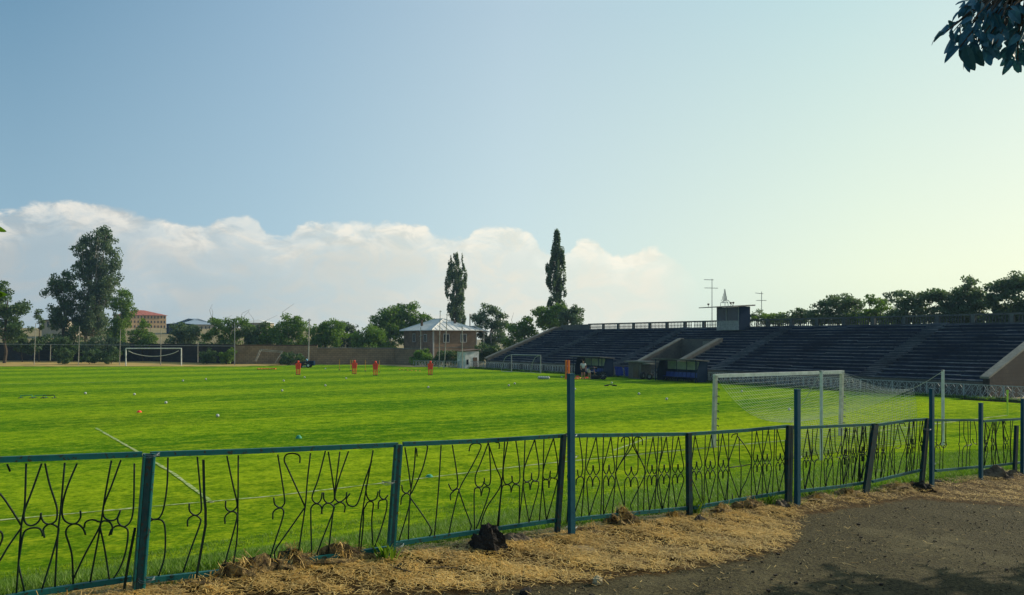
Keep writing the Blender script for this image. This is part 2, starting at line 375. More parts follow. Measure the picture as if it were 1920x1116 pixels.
m_lB=leafmat('leaf_dark_green',(.036,.078,.032),(.055,.105,.04),(.10,.15,.055),.25,scale=.35)
m_lC=leafmat('leaf_blue_green',(.05,.095,.058),(.075,.125,.065),(.15,.20,.11),.36,(1.3,1.4,.8),scale=.4)
m_lD=leafmat('leaf_fresh_green',(.065,.14,.018),(.10,.18,.022),(.15,.23,.035),.35,scale=.4)
m_lE=leafmat('leaf_walnut',(.035,.13,.20),(.04,.15,.20),(.05,.15,.14),.08,(1,1.2,.8))
SHZ=3.2
# ================================================================ THE GROUND
def axis(segs):
    o=[segs[0][0]]
    for a,b,st in segs:
        k=max(1,round((b-a)/st)); o+=[a+(b-a)*i/k for i in range(1,k+1)]
    return o
def sheet(name,xs,ys,fz,m,keep=None,attrs=None,tr=lambda x,y:(x,y),smooth=True):
    V=[];nx,ny=len(xs),len(ys)
    for y in ys:
        for x in xs:
            X,Y=tr(x,y); V.append((X,Y,fz(X,Y)))
    Fq=[]
    for j in range(ny-1):
        for i in range(nx-1):
            cx=(xs[i]+xs[i+1])/2; cy=(ys[j]+ys[j+1])/2
            if keep and not keep(*tr(cx,cy)): continue
            a=j*nx+i; Fq.append((a,a+1,a+nx+1,a+nx))
    me=bpy.data.meshes.new(name); me.from_pydata(V,[],Fq); me.materials.append(m)
    if smooth: me.polygons.foreach_set('use_smooth',[True]*len(Fq))
    for an,fn in (attrs or {}).items():
        a=me.attributes.new(an,'FLOAT','POINT'); a.data.foreach_set('value',[fn(v[0],v[1]) for v in V])
    o=bpy.data.objects.new(name,me); COL.objects.link(o); o['kind']='structure'; return o
xs=axis([(-6000,-800,650),(-800,-140,33),(-140,80,5),(80,800,45),(800,6000,650)])
ys=axis([(-3000,-60,500),(-60,60,5),(60,420,8),(420,1200,60),(1200,9000,800)])
sheet('ground',xs,ys,lambda x,y:gz(x,y)-.14-(.7 if abs(sn(x,y)[1]-9)<16 and abs(x)<90 else 0),m_ground)
# pitch outline, from its real corners on the z=0 plane
far=[at(px,py) for px,py in ((-420,688),(0,687.5),(440,687),(600,684),(720,685),(860,690.5))]
def far_ok(x,y):
    for a,b in zip(far,far[1:]):
        if a.x<=x<=b.x: return y< a.y+(b.y-a.y)*(x-a.x)/(b.x-a.x)
    return x>far[-1].x
def h2(x,y): return math.sin(x*3.1+y*1.7)*.5+math.sin(x*7.3-y*5.1)*.3+math.sin(x*1.3+y*.6)*.2
def nedge(x,y):
    s,n=sn(x,y); return 5.62+.10*h2(s,1.3)+.35*sm((-s+.8)/5)*0
def pitch_ok(x,y):
    p=x*cs+y*ss; s,n=sn(x,y)
    return p<50.5 and far_ok(x,y) and n>nedge(x,y) and s>-75
def roughf(x,y):
    s,n=sn(x,y); return 1-sm((n-8.8-.6*h2(s*.4,2))/2.6)
def dryf(x,y):
    s,n=sn(x,y); g=math.hypot(x-9.5,y-27.5)
    return min(.7,.5*math.exp(-((n-18.5-.8*h2(s*.2,1))/5.2)**2)*sm((s+8)/14)+.55*math.exp(-(g/5.)**2))
S1=axis([(-75,-12,4.5),(-12,26,.16),(26,140,3.0)]); N1=axis([(5.3,13.2,.16),(13.2,32,.8),(32,128,1.6)])
sheet('pitch',S1,N1,lambda x,y:gz(x,y),m_pitch,pitch_ok,{'rough':roughf,'dry':dryf},tr=xy)
# path: asphalt with a border of dry cut grass
STRAW=[(0,1140),(330,1112),(560,1130),(640,1116),(800,1110),(1000,1098),(1150,1078),(1300,1060),(1450,1032),(1490,1022),(1440,1000),(1400,988),(1480,972),(1600,950),(1700,935),(1820,938),(1960,952),(2200,960)]
def gpt(px,py):                                       # where the sight line meets the sloping path
    p=None; z=1.9
    for _ in range(12):
        p=at(px,py,z); z=zpath(sn(p.x,p.y)[0])
    return p
SB=sorted([sn(*gpt(px,py)[:2]) for px,py in STRAW])
SBp=[gpt(px,py) for px,py in STRAW]
def strawf(x,y):                                      # 1 in the straw, 0 on the asphalt, from distance to the boundary
    s,n=sn(x,y)
    if n>5.2 : return 1.
    # boundary n as a function of s (take the max n of crossing, piecewise)
    nb=None
    for (s0,n0),(s1,n1) in zip(SBs,SBs[1:]):
        if s0<=s<=s1: nb=n0+(n1-n0)*(s-s0)/(s1-s0+1e-9); break
    if nb is None: nb=SBs[0][1] if s<SBs[0][0] else SBs[-1][1]
    return min(1,max(0,.5+(n-nb)/.5))
SBs=[]
for px,py in ((-60,1160),(330,1112),(640,1116),(1000,1098),(1150,1078),(1300,1060),(1450,1032),(1480,1012),(1500,965),(1600,950),(1700,935),(1820,940),(1960,952),(2300,960)):
    p=gpt(px,py); SBs.append(sn(p.x,p.y))
SBs=[SBs[0]]+[b for a,b in zip(SBs,SBs[1:]) if b[0]>a[0]-5]; SBs.sort()
sheet('asphalt_path',axis([(-40,-4,3),(-4,22,.13),(22,60,3.)]),axis([(-14,2,1.),(2,5.95,.13)]),
      lambda x,y:gz(x,y)-.02+.012*h2(x*2,y*2)+ (.05*sm((sn(x,y)[1]-5.0)/.5))-.06*sm((sn(x,y)[1]-5.75)/.2),m_path,None,{'straw':strawf},tr=xy)
# far strip of sandy grass behind the left goal
def strip_ok(x,y):
    a=x/y; return y>0 and a<-.30 and not far_ok(x,y) and (H*F/y)+636>672.5 and y<150
sheet('sandy_strip',axis([(-110,-28,2.)]),axis([(88,150,2.)]),lambda x,y:gz(x,y)+.02,m_sand,strip_ok)
# ---------------------------------------------------------------- worn pitch markings
def mark(name,pts,w):
    mb=MB(); pts=[Vector(p) for p in pts]
    P=[]
    for a,b in zip(pts,pts[1:]):
        k=max(1,int((b-a).length/.5)); P+=[a.lerp(b,i/k) for i in range(k)]
    P.append(pts[-1]); vs=[]
    for i,p in enumerate(P):
        d=(P[min(i+1,len(P)-1)]-P[max(i-1,0)]).normalized(); nn=Vector((-d.y,d.x,0))
        ww=w*(1+.25*math.sin(i*1.7)); vs+=[(p.x-nn.x*ww/2,p.y-nn.y*ww/2,gz(p.x,p.y)+.012),(p.x+nn.x*ww/2,p.y+nn.y*ww/2,gz(p.x,p.y)+.012)]
    mb.add(vs,[(2*i,2*i+1,2*i+3,2*i+2) for i in range(len(P)-1)])
    o=mb.build(name,m_line); o['kind']='structure'; return o
gl=[at(-300,1011),at(0,976),at(290,950),at(500,932),at(730,905),at(1000,872),at(1338,839),at(1577,817),at(1889,779)]
mark('goal_line',[Vector((p.x,p.y,0)) for p in gl],.10)
mark('penalty_area_line',[at(180,803),at(250,843),at(325,888),at(398,943)],.09)
mark('halfway_line',[at(-200,724),at(0,720.5),at(240,716)],.12)
gA=sn(*at(1338,839)[:2]); 
mark('goal_area_line',[at(1150,845),at(1215,822),at(1330,812),at(1500,803)],.10)
# ---------------------------------------------------------------- straw, grass blades, gravel
def blades(name,pts,hgt,wid,lean,m,flat=False,lab=None,cat=None):
    n=len(pts); P=np.array(pts); ang=rng.uniform(0,2*PI,n); hh=hgt*rng.uniform(.5,1.3,n); ww=wid*rng.uniform(.6,1.3,n)
    side=np.stack([np.cos(ang),np.sin(ang),np.zeros(n)],1)*ww[:,None]/2
    a2=rng.uniform(0,2*PI,n)
    if flat:
        d=np.stack([-np.sin(ang)*hh,np.cos(ang)*hh,hh*rng.normal(.04,.16,n)],1)
        V=np.stack([P-side-d/2,P+side-d/2,P+side+d/2,P-side+d/2],1).reshape(-1,3); V[:,2]=np.maximum(V[:,2],np.repeat(P[:,2]-.012,4))
        Fq=np.arange(4*n).reshape(n,4)
    else:
        tip=P+np.stack([np.cos(a2)*lean*hh,np.sin(a2)*lean*hh,hh],1)
        V=np.stack([P-side,P+side,tip],1).reshape(-1,3); Fq=np.arange(3*n).reshape(n,3)
    o=npmesh(name,V,Fq,m,rnd=rng.random(n)); tag(o,lab,cat,kind='stuff'); return o
pts=[]
while len(pts)<56000:
    s=rng.uniform(-1,20); n=rng.uniform(3.2,5.85); x,y=xy(s,n)
    if y<4.0 or abs(x/y)>.72: continue
    f=strawf(x,y); dens=min(1,(f-.25)*1.3) if f>.25 else .005
    dens*=.22+.78*sm((h2(s*2.7,n*3.3)*1.0+h2(s*7.1,n*8.3)*.9+.5)); dens*=1 if s<8.0 else .22
    if rng.random()<dens*min(1,9/y): pts.append((x,y,gz(x,y)+.012+.05*sm((n-5.0)/.5)*(n<5.75)+abs(rng.normal(0,.007))))
blades('straw',pts,.066,.0045,0,m_straw,True,'golden cut straw littered between the fence and the asphalt','straw')
pts=[]
while len(pts)<260000:
    s=rng.uniform(-3,24); n=rng.uniform(5.5,14.5)
    x,y=xy(s,n)
    if y<4.3 or abs(x/y)>.70: continue
    if n<nedge(x,y)-.03: continue
    if rng.random()<min(1,6.5/y)**1.7: pts.append((x,y,gz(x,y)-.008-.02*sm((n-9.5)/2.5)))
blades('grass',pts,.08,.014,.7,m_blade,False,'short green grass on the bank behind the teal fence','grass')
k_=14000; ss_=rng.uniform(-1,18,k_); nn_=rng.uniform(1.8,5.5,k_); P=[]
for s,n in zip(ss_,nn_):
    x,y=xy(s,n)
    if y<4 or abs(x/y)>.72 or strawf(x,y)>.75 or rng.random()>min(1,7/y): continue
    P.append((x,y,gz(x,y)-.018+.012*h2(x*2,y*2)))
P=np.array(P); k_=len(P); rad=np.clip(np.abs(rng.normal(0,.005,k_))+.0025,0,.014)
V=np.stack([P+np.stack([np.cos(a+rng.uniform(-.4,.4,k_))*rad,np.sin(a+rng.uniform(-.4,.4,k_))*rad,np.zeros(k_)],1) for a in (0,2.1,4.2)]+[P+np.stack([rng.normal(0,.3,k_)*rad,rng.normal(0,.3,k_)*rad,rad*1.3],1)],1).reshape(-1,3)
Fq=np.concatenate([np.arange(k_)[:,None]*4+np.array(f) for f in ((0,1,3),(1,2,3),(2,0,3))])
o=npmesh('gravel',V,Fq,mk('loose_grit',(.16,.14,.075),(.035,.03,.018),60,.95,lo=.42,hi=.58)); tag(o,'fine loose grit lying all over the asphalt path','gravel',kind='stuff')
mb=MB()
for i in range(900):
    s=rng.uniform(-1,18); n=rng.uniform(1.6,5.6); x,y=xy(s,n)
    if y<3.8 or abs(x/y)>.72: continue
    r=abs(rng.normal(0,.006))+.004; z=gz(x,y)-.012
    if strawf(x,y)>.5 and r<.02: continue
    vs=[Vector((math.cos(a)*r*rng.uniform(.6,1.4)+x,math.sin(a)*r*rng.uniform(.6,1.4)+y,z+b*r*rng.uniform(.5,1.1))) for b in (0,.8) for a in (0.2,1.5,2.7,4.1,5.3)]
    mb.add(vs,[(5,6,7,8,9)]+[(j,(j+1)%5,(j+1)%5+5,j+5) for j in range(5)])
tag(mb.build('gravel',m_rockd),'dark grit and crumbs scattered over the asphalt path','gravel',kind='stuff')
# lumps
def lump(name,c,rx,ry,rz,rot,m,label,cat,group=None,seed=0,k=22,amp=.28,hair=0):
    r=random.Random(seed); ph=[(r.uniform(1,5),r.uniform(1,5),r.uniform(0,6)) for _ in range(7)]
    mb=MB(); vs=[]; J=12
    for j in range(J+1):
        t=PI*j/J*.62
        for i in range(k):
            a=2*PI*i/k; d=Vector((math.sin(t)*math.cos(a),math.sin(t)*math.sin(a),math.cos(t)))
            f=1+amp*sum(math.sin(d.x*p*2+d.y*q*2+d.z*p+w) for p,q,w in ph)/3.2+amp*.35*r.uniform(-1,1)
            v=Vector((d.x*rx,d.y*ry,d.z*rz))*f; v=Matrix.Rotation(rot,3,'Z')@v; vs.append(v+Vector(c))
    fs=[(j*k+i,(j+1)*k+i,(j+1)*k+(i+1)%k,j*k+(i+1)%k) for j in range(J) for i in range(k)]
    mb.add(vs,fs); o=mb.build(name,m,loc=c,smooth=not hair and False); tag(o,label,cat,group)
    if hair:
        F_=np.array([(v.x,v.y,v.z) for v in vs]); idx=rng.integers(0,len(F_),hair); P=F_[idx]+rng.normal(0,.012,(hair,3))
        n=hair; ang=rng.uniform(0,2*PI,n); hh=rng.uniform(.03,.08,n)
        side=np.stack([np.cos(ang),np.sin(ang),np.zeros(n)],1)*.0025
        d=np.stack([rng.normal(0,1,n),rng.normal(0,1,n),rng.normal(-.2,.8,n)],1); d/=np.linalg.norm(d,axis=1)[:,None]; d*=hh[:,None]
        V=np.stack([P-side,P+side,P+side+d,P-side+d],1).reshape(-1,3)-np.array(c)
        npmesh('loose_straw',V,np.arange(4*n).reshape(n,4),m_straw,parent=o,rnd=rng.random(n))
    return o
def gfence(px,n=5.5):
    a=(px-960)/F; Y=n/(cf-a*sf); x=a*Y; return Vector((x,Y,gz(x,Y)))
MND=[(120,5.45,.28,.07,'low matted mound at the picture\'s left corner, under the leftmost fence panel'),(395,5.55,.24,.07,'small matted mound right of the leftmost thick fence post'),
 (455,5.6,.22,.12,'rounded matted mound left of the pair under the second fence panel'),(548,5.62,.20,.13,'lumpy matted mound in the middle of the second fence panel'),
 (640,5.62,.26,.13,'larger matted mound left of the slanted post with bindweed'),
 (1110,5.55,.28,.08,'low matted mound just right of the tall post on a concrete foot'),(1165,5.6,.20,.14,'peaked matted mound right of the tall post on a concrete foot'),
 (1262,5.6,.16,.08,'small matted mound left of the thin post beside the half-buried dark stone'),(1350,5.55,.20,.10,'ragged matted mound right of the half-buried dark stone'),(1400,5.6,.26,.12,'long ragged matted mound below the sixth fence panel'),
 (1530,5.6,.34,.08,'long low matted ridge right of the second tall post'),(1590,5.6,.34,.08,'low matted ridge before the leaning dark post'),(1680,5.6,.40,.09,'flat matted ridge after the leaning dark post')]
for i,(px,n,rx,rz,lb) in enumerate(MND):
    c=gfence(px,n); lump('dry_grass_mound',c-Vector((0,0,.03)),rx*1.1,rx*.5,rz*1.45,TF,m_turf,lb,'grass mound','mounds of matted dry grass along the fence foot',seed=i+3,amp=.26,hair=800)
RK=[(915,5.45,.15,.13,.26,m_rockd,'big black burnt-looking boulder under the fence'),(965,5.55,.22,.14,.14,m_rock,'pale brown tuff block right of the black boulder'),
 (1020,5.6,.17,.12,.10,m_rock,'brown stone between the pale block and the tall post'),(888,5.4,.10,.08,.06,m_rockd,'small dark stone at the black boulder\'s left foot'),
 (1312,5.4,.15,.11,.11,m_rockd,'half-buried dark stone at the foot of the thin post'),(1462,5.5,.17,.12,.14,m_rock,'brown stone at the foot of the wide double post'),
 (1728,5.45,.17,.13,.16,m_rockd,'dark stone at the foot of the third tall post'),(1758,5.6,.12,.10,.12,m_rock,'small brown stone right of the third tall post'),
 (1868,5.5,.26,.17,.22,m_rock,'heavy brown boulder right of the fourth tall post'),(1900,5.55,.2,.14,.12,m_rock,'brown rubble stone near the picture\'s right edge')]
for i,(px,n,rx,ry,rz,m,lb) in enumerate(RK):
    c=gfence(px,n); lump('rock',c-Vector((0,0,.03)),rx,ry,rz,.4*i,m,lb,'rock','stones along the fence foot',seed=40+i,k=16,amp=.2)
c=gpt(1120,1090); lump('rock',c,.045,.035,.04,1,mk('pale_stone',(.5,.42,.25),(.35,.28,.16),8,.9,.5),'small pale stone lying at the straw\'s edge','rock',seed=90,k=12,amp=.2)
c=gpt(985,1110); lump('rock',c,.055,.035,.025,1,m_rockd,'small dark stone at the picture\'s bottom edge','rock',seed=91,k=12,amp=.2)
mb=MB(); c=gfence(1075,5.33); mb.lathe(c,[(.26,-.03),(.25,.012),(.2,.02),(.01,.022)],18); tag(mb.build('concrete_foot',mk('footing_concrete',(.36,.27,.14),(.27,.2,.1),9,.95,.5),loc=c),'flat tan concrete footing round the first tall post','footing')
def stick(name,pts,r,label,m):
    mb=MB(); mb.tube(pts,r,6,r*.4); tag(mb.build(name,m,loc=pts[0]),label,'stick')
def gp(px,n,dz=.03): v=gfence(px,n); v.z+=dz; return v
stick('stick',[gp(205,5.35,.05),gp(262,5.34,.045),gp(330,5.33,.055)],.012,'dark wooden bar lying at the foot of the leftmost post',m_rod)
stick('stick',[gp(733,5.35,.04),gp(785,5.36,.05)],.010,'short dark bar lying right of the slanted post',m_rod)
stick('twig',[gp(725,5.4,.05),gp(745,5.25,.05),gp(772,5.15,.035)],.009,'bent brown twig sticking out below the slanted post',m_bark)
stick('twig',[gp(800,5.2,.03),gp(830,5.15,.04),gp(862,5.1,.025)],.008,'long thin twig lying on the straw left of the black boulder',m_bark)
def weed(px,n,h,k,label):
    c=gfence(px,n); r=random.Random(px); V=[];n_=0
    for _ in range(k):
        a=r.uniform(0,2*PI); l=h*r.uniform(.4,1); bx=Vector((r.gauss(0,.03),r.gauss(0,.03),0)); tip=bx+Vector((math.cos(a)*l*.5,math.sin(a)*l*.5,l)); w=Vector((-math.sin(a),math.cos(a),0))*.012
        mid=bx.lerp(tip,.55)+Vector((0,0,l*.12)); V+=[bx,mid-w,tip,mid+w]
    o=npmesh('weed',np.array([tuple(v) for v in V]),np.arange(4*k).reshape(k,4),m_blade,rnd=rng.random(k)); o.location=c; tag(o,label,'weed')
weed(725,5.5,.22,26,'tuft of weeds growing round the slanted post'); weed(1300,5.65,.28,40,'leafy weed climbing the thin post beside the dark stone')
weed(1440,5.6,.22,30,'weed tuft left of the wide double post'); weed(565+0,5.75,.12,14,'small weed on the bank behind the second panel'); weed(1520,5.75,.18,30,'weed tuft right of the second tall post')
weed(910,5.5,.16,24,'dark weeds sprouting on top of the black boulder')
# ================================================================ THE NEAR FENCE
FO=gfence(265); fence=empty('metal_fence',FO,'long teal wrought-iron fence of bent and missing bars with tall posts tied on','fence')
def smooth(pts,k=4):
    if len(pts)<3: return pts
    o=[]; P=[2*pts[0]-pts[1]]+pts+[2*pts[-1]-pts[-2]]
    for i in range(1,len(P)-2):
        a,b,c,d=P[i-1:i+3]
        for j in range(k):
            t=j/k; o.append(.5*((2*b)+(c-a)*t+(2*a-5*b+4*c-d)*t*t+(3*b-3*c+d-a)*t**3))
    return o+[pts[-1]]
RW=.0060
def rods(name,sc_,ox,oy,lines,top,bot,thick=(),mat=None):
    mb=MB(); Pp=lambda x,y,n=NF: fp(ox+x/sc_,oy+y/sc_,n)
    for i,l in enumerate(lines):
        mb.tube(smooth([Pp(x,y,NF+.003*math.sin(i*2.1)) for x,y in l]),RW,5)
    p=mb.build(name,m_rod,fence,smooth=True)
    for nm,poly in (('top_rail',top),('bottom_rail',bot)):
        mb=MB()
        for a,b in zip(poly,poly[1:]): mb.bar(fp(*a,NF-.004),fp(*b,NF-.004),.032,.035)
        q=MB(); q.v=mb.v;q.f=mb.f; q.build(nm,m_teal,p)
    for l in thick:
        mb=MB(); 
        for a,b in zip(l,l[1:]): mb.bar(Pp(*a,NF-.05),Pp(*b,NF-.05),.016,.007,up=Vector((sf,-cf,0)))
        mb.build('loose_strap',m_rod,p)
    return p
A=[[(185,185),(175,480),(150,640),(115,1116)],[(295,185),(230,370),(180,500),(168,560),(180,605),(215,625),(255,612),(282,580),(292,535)],
[(318,185),(350,330),(395,470),(405,530),(395,590),(350,615),(310,600),(290,560),(290,535)],[(458,180),(432,480),(408,700),(388,1075)],
[(545,185),(480,340),(445,460),(440,550),(470,600),(530,612),(568,570),(568,520)],[(788,165),(745,400),(715,600),(635,1035)],
[(855,160),(790,340),(735,480),(728,540),(745,575),(790,590),(830,570),(852,515)],[(950,185),(945,480),(925,590),(880,632),(840,610),(832,570),(848,525)],
[(135,860),(155,730),(175,665),(225,640),(280,645),(300,680),(300,700)],[(315,710),(305,660),(320,630),(355,612),(400,630),(413,670),(360,870),(292,1090)],
[(605,690),(590,650),(560,620),(520,612),(480,635),(465,680),(490,760),(510,850),(518,1050)],[(595,640),(605,600),(650,582),(690,595),(708,625),(600,830),(515,1010)],
[(708,640),(740,790),(775,1015)],[(770,695),(790,650),(830,625),(880,635),(905,670),(890,800),(850,920),(790,1018)],[(705,620),(730,592),(775,600),(795,640),(785,690)],
[(-260,120),(-100,330),(0,400),(80,510),(148,620)],[(148,645),(60,770),(0,870),(-160,1120)],[(-110,700),(-60,655),(0,665),(18,700),(0,760),(-70,900),(-110,1100)],[(50,190),(72,242)],[(130,900),(175,1100)],[(-200,190),(-210,600),(-240,1150)]]
B=[[(240,140),(235,320),(215,470),(190,545),(150,572),(105,550)],[(115,660),(105,610),(125,575),(170,568),(210,590),(222,680),(215,830),(175,960)],
[(443,135),(460,320),(472,490),(455,530),(425,540),(390,510),(387,458)],[(375,618),(378,570),(420,540),(460,560),(462,600),(400,770),(345,935)],
[(648,130),(690,330),(718,450),(712,490),(675,515),(640,490),(640,440)],[(635,598),(635,550),(675,515),(712,525),(715,570),(670,740),(628,895)],
[(727,125),(725,450),(718,700),(690,895)],[(1000,120),(1025,270),(1048,430),(1040,470),(1015,488),(980,465),(972,418)],
[(965,567),(970,515),(1015,488),(1040,510),(1030,570),(985,710),(940,855)],[(1152,178),(1150,130),(1110,112),(1060,120),(1045,160),(1075,230),(1190,485)],
[(1185,490),(1080,640),(990,770),(978,820),(1000,855),(1060,845),(1080,770)],[(1227,110),(1205,300),(1190,480),(1138,832)],
[(1330,95),(1280,290),(1240,400),(1245,440),(1275,458),(1300,430),(1308,382)],[(1350,100),(1375,260),(1393,400),(1385,440),(1350,458),(1320,430),(1318,382)],
[(1430,100),(1405,300),(1392,410)],[(1490,97),(1430,270),(1398,390),(1400,430),(1430,448),(1470,420),(1478,380)],
[(1305,530),(1300,480),(1268,460),(1235,480),(1228,540),(1235,820)],[(1300,530),(1315,475),(1350,455),(1382,475),(1388,500),(1330,650),(1268,815)],
[(1460,520),(1465,475),(1435,450),(1400,465),(1385,500),(1350,800)],[(1650,165),(1600,310),(1560,440),(1530,478),(1490,470),(1475,430),(1500,390)],
[(1660,90),(1635,230),(1605,400),(1575,600),(1560,780)],[(1610,330),(1615,400),(1640,438),(1680,425),(1695,375)],[(1595,500),(1625,448),(1660,455),(1655,520),(1650,600),(1660,775)],
[(1595,500),(1590,620),(1575,780)],[(1765,400),(1735,430),(1705,405),(1708,362)],[(1695,495),(1700,445),(1735,430),(1755,440),(1750,510),(1710,650),(1670,760)]]
C_=[[(155,390),(170,480),(185,590)],[(208,390),(200,500),(180,640),(172,848)],[(215,435),(212,395)],[(262,378),(265,400),(240,500),(195,600),(180,625)],
[(140,575),(145,605),(165,615),(180,600)],[(135,672),(140,635),(165,615),(182,640),(170,700),(125,852)],[(183,640),(240,720),(285,795),(275,830)],
[(333,380),(320,600),(300,828)],[(388,378),(405,480),(415,560),(410,590),(385,600),(370,570)],[(380,650),(380,620),(410,595),(425,600)],
[(470,410),(478,380),(500,370),(525,375),(525,400),(480,490),(425,590),(395,700),(370,818)],[(418,595),(450,690),(480,770),(475,800)],
[(568,360),(530,460),(502,530),(505,575),(530,585),(545,560),(545,540)],[(568,375),(575,480),(575,560),(560,578),(540,560)],
[(565,370),(600,480),(628,570),(560,680),(530,760),(535,790)],[(530,630),(525,595),(505,590),(495,620),(497,795)],[(530,625),(540,590),(560,585),(570,605),(540,700),(505,790)],
[(618,398),(618,370),(600,365)],[(645,362),(632,560),(608,785)],[(660,362),(640,480),(640,550),(655,572),(680,560),(682,530)],
[(700,358),(715,460),(720,545),(705,568),(685,560),(680,530)],[(677,612),(672,580),(650,575),(630,600),(615,785)],[(677,610),(688,575),(710,575),(718,600),(715,768)],
[(745,352),(738,540),(715,768)],[(793,352),(745,480),(738,540),(752,560),(775,548),(778,515)],[(793,352),(812,470),(812,530),(800,555),(778,545),(778,515)],
[(770,600),(765,565),(745,565),(737,590),(765,758)],[(770,600),(780,560),(800,558),(812,580),(765,758)],[(838,350),(832,540),(815,755)],
[(885,345),(845,460),(833,520),(840,545),(862,545),(870,505)],[(885,345),(905,460),(903,520),(890,540),(870,535),(870,505)],
[(862,590),(858,550),(838,550),(832,580),(850,750)],[(862,590),(870,545),(892,545),(900,570),(850,750)]]
def unit(cx,w,yt,ym,yb,at_=None,ab=None,ra=None,rb=None,wide=False):
    """one fleur unit between two bars: a pair of hooked rods above, a mirrored pair below"""
    at_=cx+w*.2 if at_ is None else at_; ab=cx-w*.3 if ab is None else ab; o=[]
    hh=(yb-yt)*.10; L_=[]
    for sg in(-1,1):
        x0=cx+sg*w
        if wide: top=[(x0+sg*2,yt),(x0,yt+(ym-yt)*.5)]
        else: top=[(at_,yt),(at_*.45+x0*.55,yt+(ym-yt)*.45)]
        L_.append(top+[(x0,ym-hh*1.1),(x0-sg*w*.15,ym-hh*.5),(cx+sg*w*.45,ym-hh*.15),(cx+sg*w*.1,ym-hh*.7),(cx+sg*1.5,ym-hh*1.35)])
        if wide: bot=[(x0,ym+(yb-ym)*.5),(x0,yb)]
        else: bot=[(ab*.45+x0*.55,ym+(yb-ym)*.55),(ab,yb)]
        L_.append([(cx+sg*1.5-w*.08,ym+hh*1.35),(cx+sg*w*.1-w*.08,ym+hh*.5),(cx+sg*w*.5,ym+hh*.02),(x0-sg*w*.15,ym+hh*.4),(x0,ym+hh*1.0)]+bot)
    return L_
D=[[(148,415),(160,500),(168,600),(155,650),(140,640),(138,608)],[(128,700),(132,665),(155,650),(172,665),(168,710),(122,860)],[(195,412),(180,640),(160,888)],
[(292,412),(285,640),(275,880)],[(380,412),(365,640),(345,870)],[(548,410),(538,640),(530,858)],[(620,410),(608,640),(598,850)],[(636,410),(640,480),(622,600),(615,740),(642,845)],[(708,410),(690,640),(678,838)],[(72,930),(80,800),(82,700),(76,640)]]
D+=unit(230,38,412,645,886,248,205)+unit(325,34,412,642,880,336,292)+unit(458,40,412,650,862,None,None,wide=True)+unit(582,30,412,640,855,588,566)+unit(655,32,412,635,845,667,645)+unit(737,34,410,632,832,740,724)
D+=[[(398,445),(405,420),(430,412),(448,425),(440,480),(372,610),(368,650),(425,860)],[(525,462),(522,425),(498,412),(478,422),(480,470),(540,610),(535,650),(462,800),(455,830),(465,860)],[(465,410),(462,470),(400,560),(370,610)],[(465,410),(470,470),(520,560),(540,610)],[(375,835),(374,868)]]
E=[[(232,470),(228,700),(222,945)],[(325,462),(320,700),(320,938)],[(395,455),(395,690),(385,930)],[(558,442),(555,660),(552,905)],[(632,435),(632,660),(628,890)],[(716,425),(710,650),(700,875)],[(790,500),(785,700),(790,860)]]
E+=unit(172,36,470,718,955,160,212)+unit(268,34,466,712,945,275,258)+unit(358,34,458,706,938,352,372)+unit(596,30,440,665,900,590,590)+unit(664,30,432,660,890,672,664)+unit(755,30,425,655,870,732,745)
E+=[[(415,485),(425,465),(450,460),(455,475),(400,640),(395,690),(430,800),(465,900)],[(455,475),(520,560),(555,655),(520,780),(485,850),(480,905)],[(468,480),(472,650),(482,690),(478,860),(468,905)],[(395,697),(470,685),(555,672)],[(421,880),(422,930)]]
Fp=[[(945,425),(965,560),(970,640),(960,760),(985,835)],[(982,425),(970,640),(930,850)],[(1015,425),(1000,560),(1022,630),(995,665),(985,840)],[(985,560),(975,632),(998,665)],[(1040,425),(1045,640),(1032,835)],[(1105,422),(1100,540),(1120,640),(1125,820)],[(1135,422),(1140,560),(1165,600)],[(1182,420),(1180,600),(1165,640),(1145,820)],[(1325,410),(1308,600),(1295,800)],[(1385,405),(1365,600),(1345,760)]]
Fp+=unit(938,24,428,640,848,945,925)+unit(1090,30,424,625,828,1098,1068)+unit(1210,26,418,620,815,1220,1195)+unit(1335,26,408,600,800,1350,1310)+[[(1090,665),(1075,720),(1078,825)],[(1180,520),(1150,620),(1175,640),(1175,820)]]
G=[]
for k in range(3):
    x=40+k*62; G+= [[(x+14,462-k*5),(x+4,680-k*7),(x-14,900-k*16)]]
for k in range(3): G+=unit(14+k*68,17,460-k*7,690-k*12,895-k*16,22+k*66,8+k*66)
G+=[[(105,460),(60,650),(40,890)],[(165,455),(120,660),(70,890)],[(100,462),(130,640),(125,880)]]
Hh=[]
for k,x in enumerate((290,325,350,378,402,515,545,575,600)): Hh+=[[(x,440-k*4),(x-12,650-k*5),(x-36+k,868-k*9)]]
for cx,ym in ((265,645),(312,650),(508,610),(545,605),(612,590)): Hh+=unit(cx,15,430-(cx-265)*.08,ym,850-(cx-265)*.12,cx+8,cx-12)
Hh+=[[(485,455),(478,430),(455,432),(440,440),(490,580),(460,690),(425,830)],[(425,440),(440,540),(452,600),(430,625),(405,620),(400,690),(405,830)],[(430,440),(395,600),(370,690),(405,835)]]
I1=[[(735,405),(728,600),(742,620)],[(770,405),(765,570),(745,600),(755,640),(750,790)],[(800,405),(798,560),(802,590),(780,620),(775,790)],[(715,575),(735,600),(715,620),(712,790)],[(765,575),(755,590),(785,620),(805,590),(780,575)],
[(905,405),(905,560),(898,590),(905,620),(895,775)],[(940,405),(938,520),(960,590),(932,630),(925,770)],[(968,405),(972,560),(965,620),(955,765)],[(990,405),(988,560),(1000,590),(985,620),(985,770)],[(1015,400),(1035,500),(1040,600)],[(1005,548),(1015,580),(1038,590)],[(960,600),(975,600),(998,590)]]
I2=[]
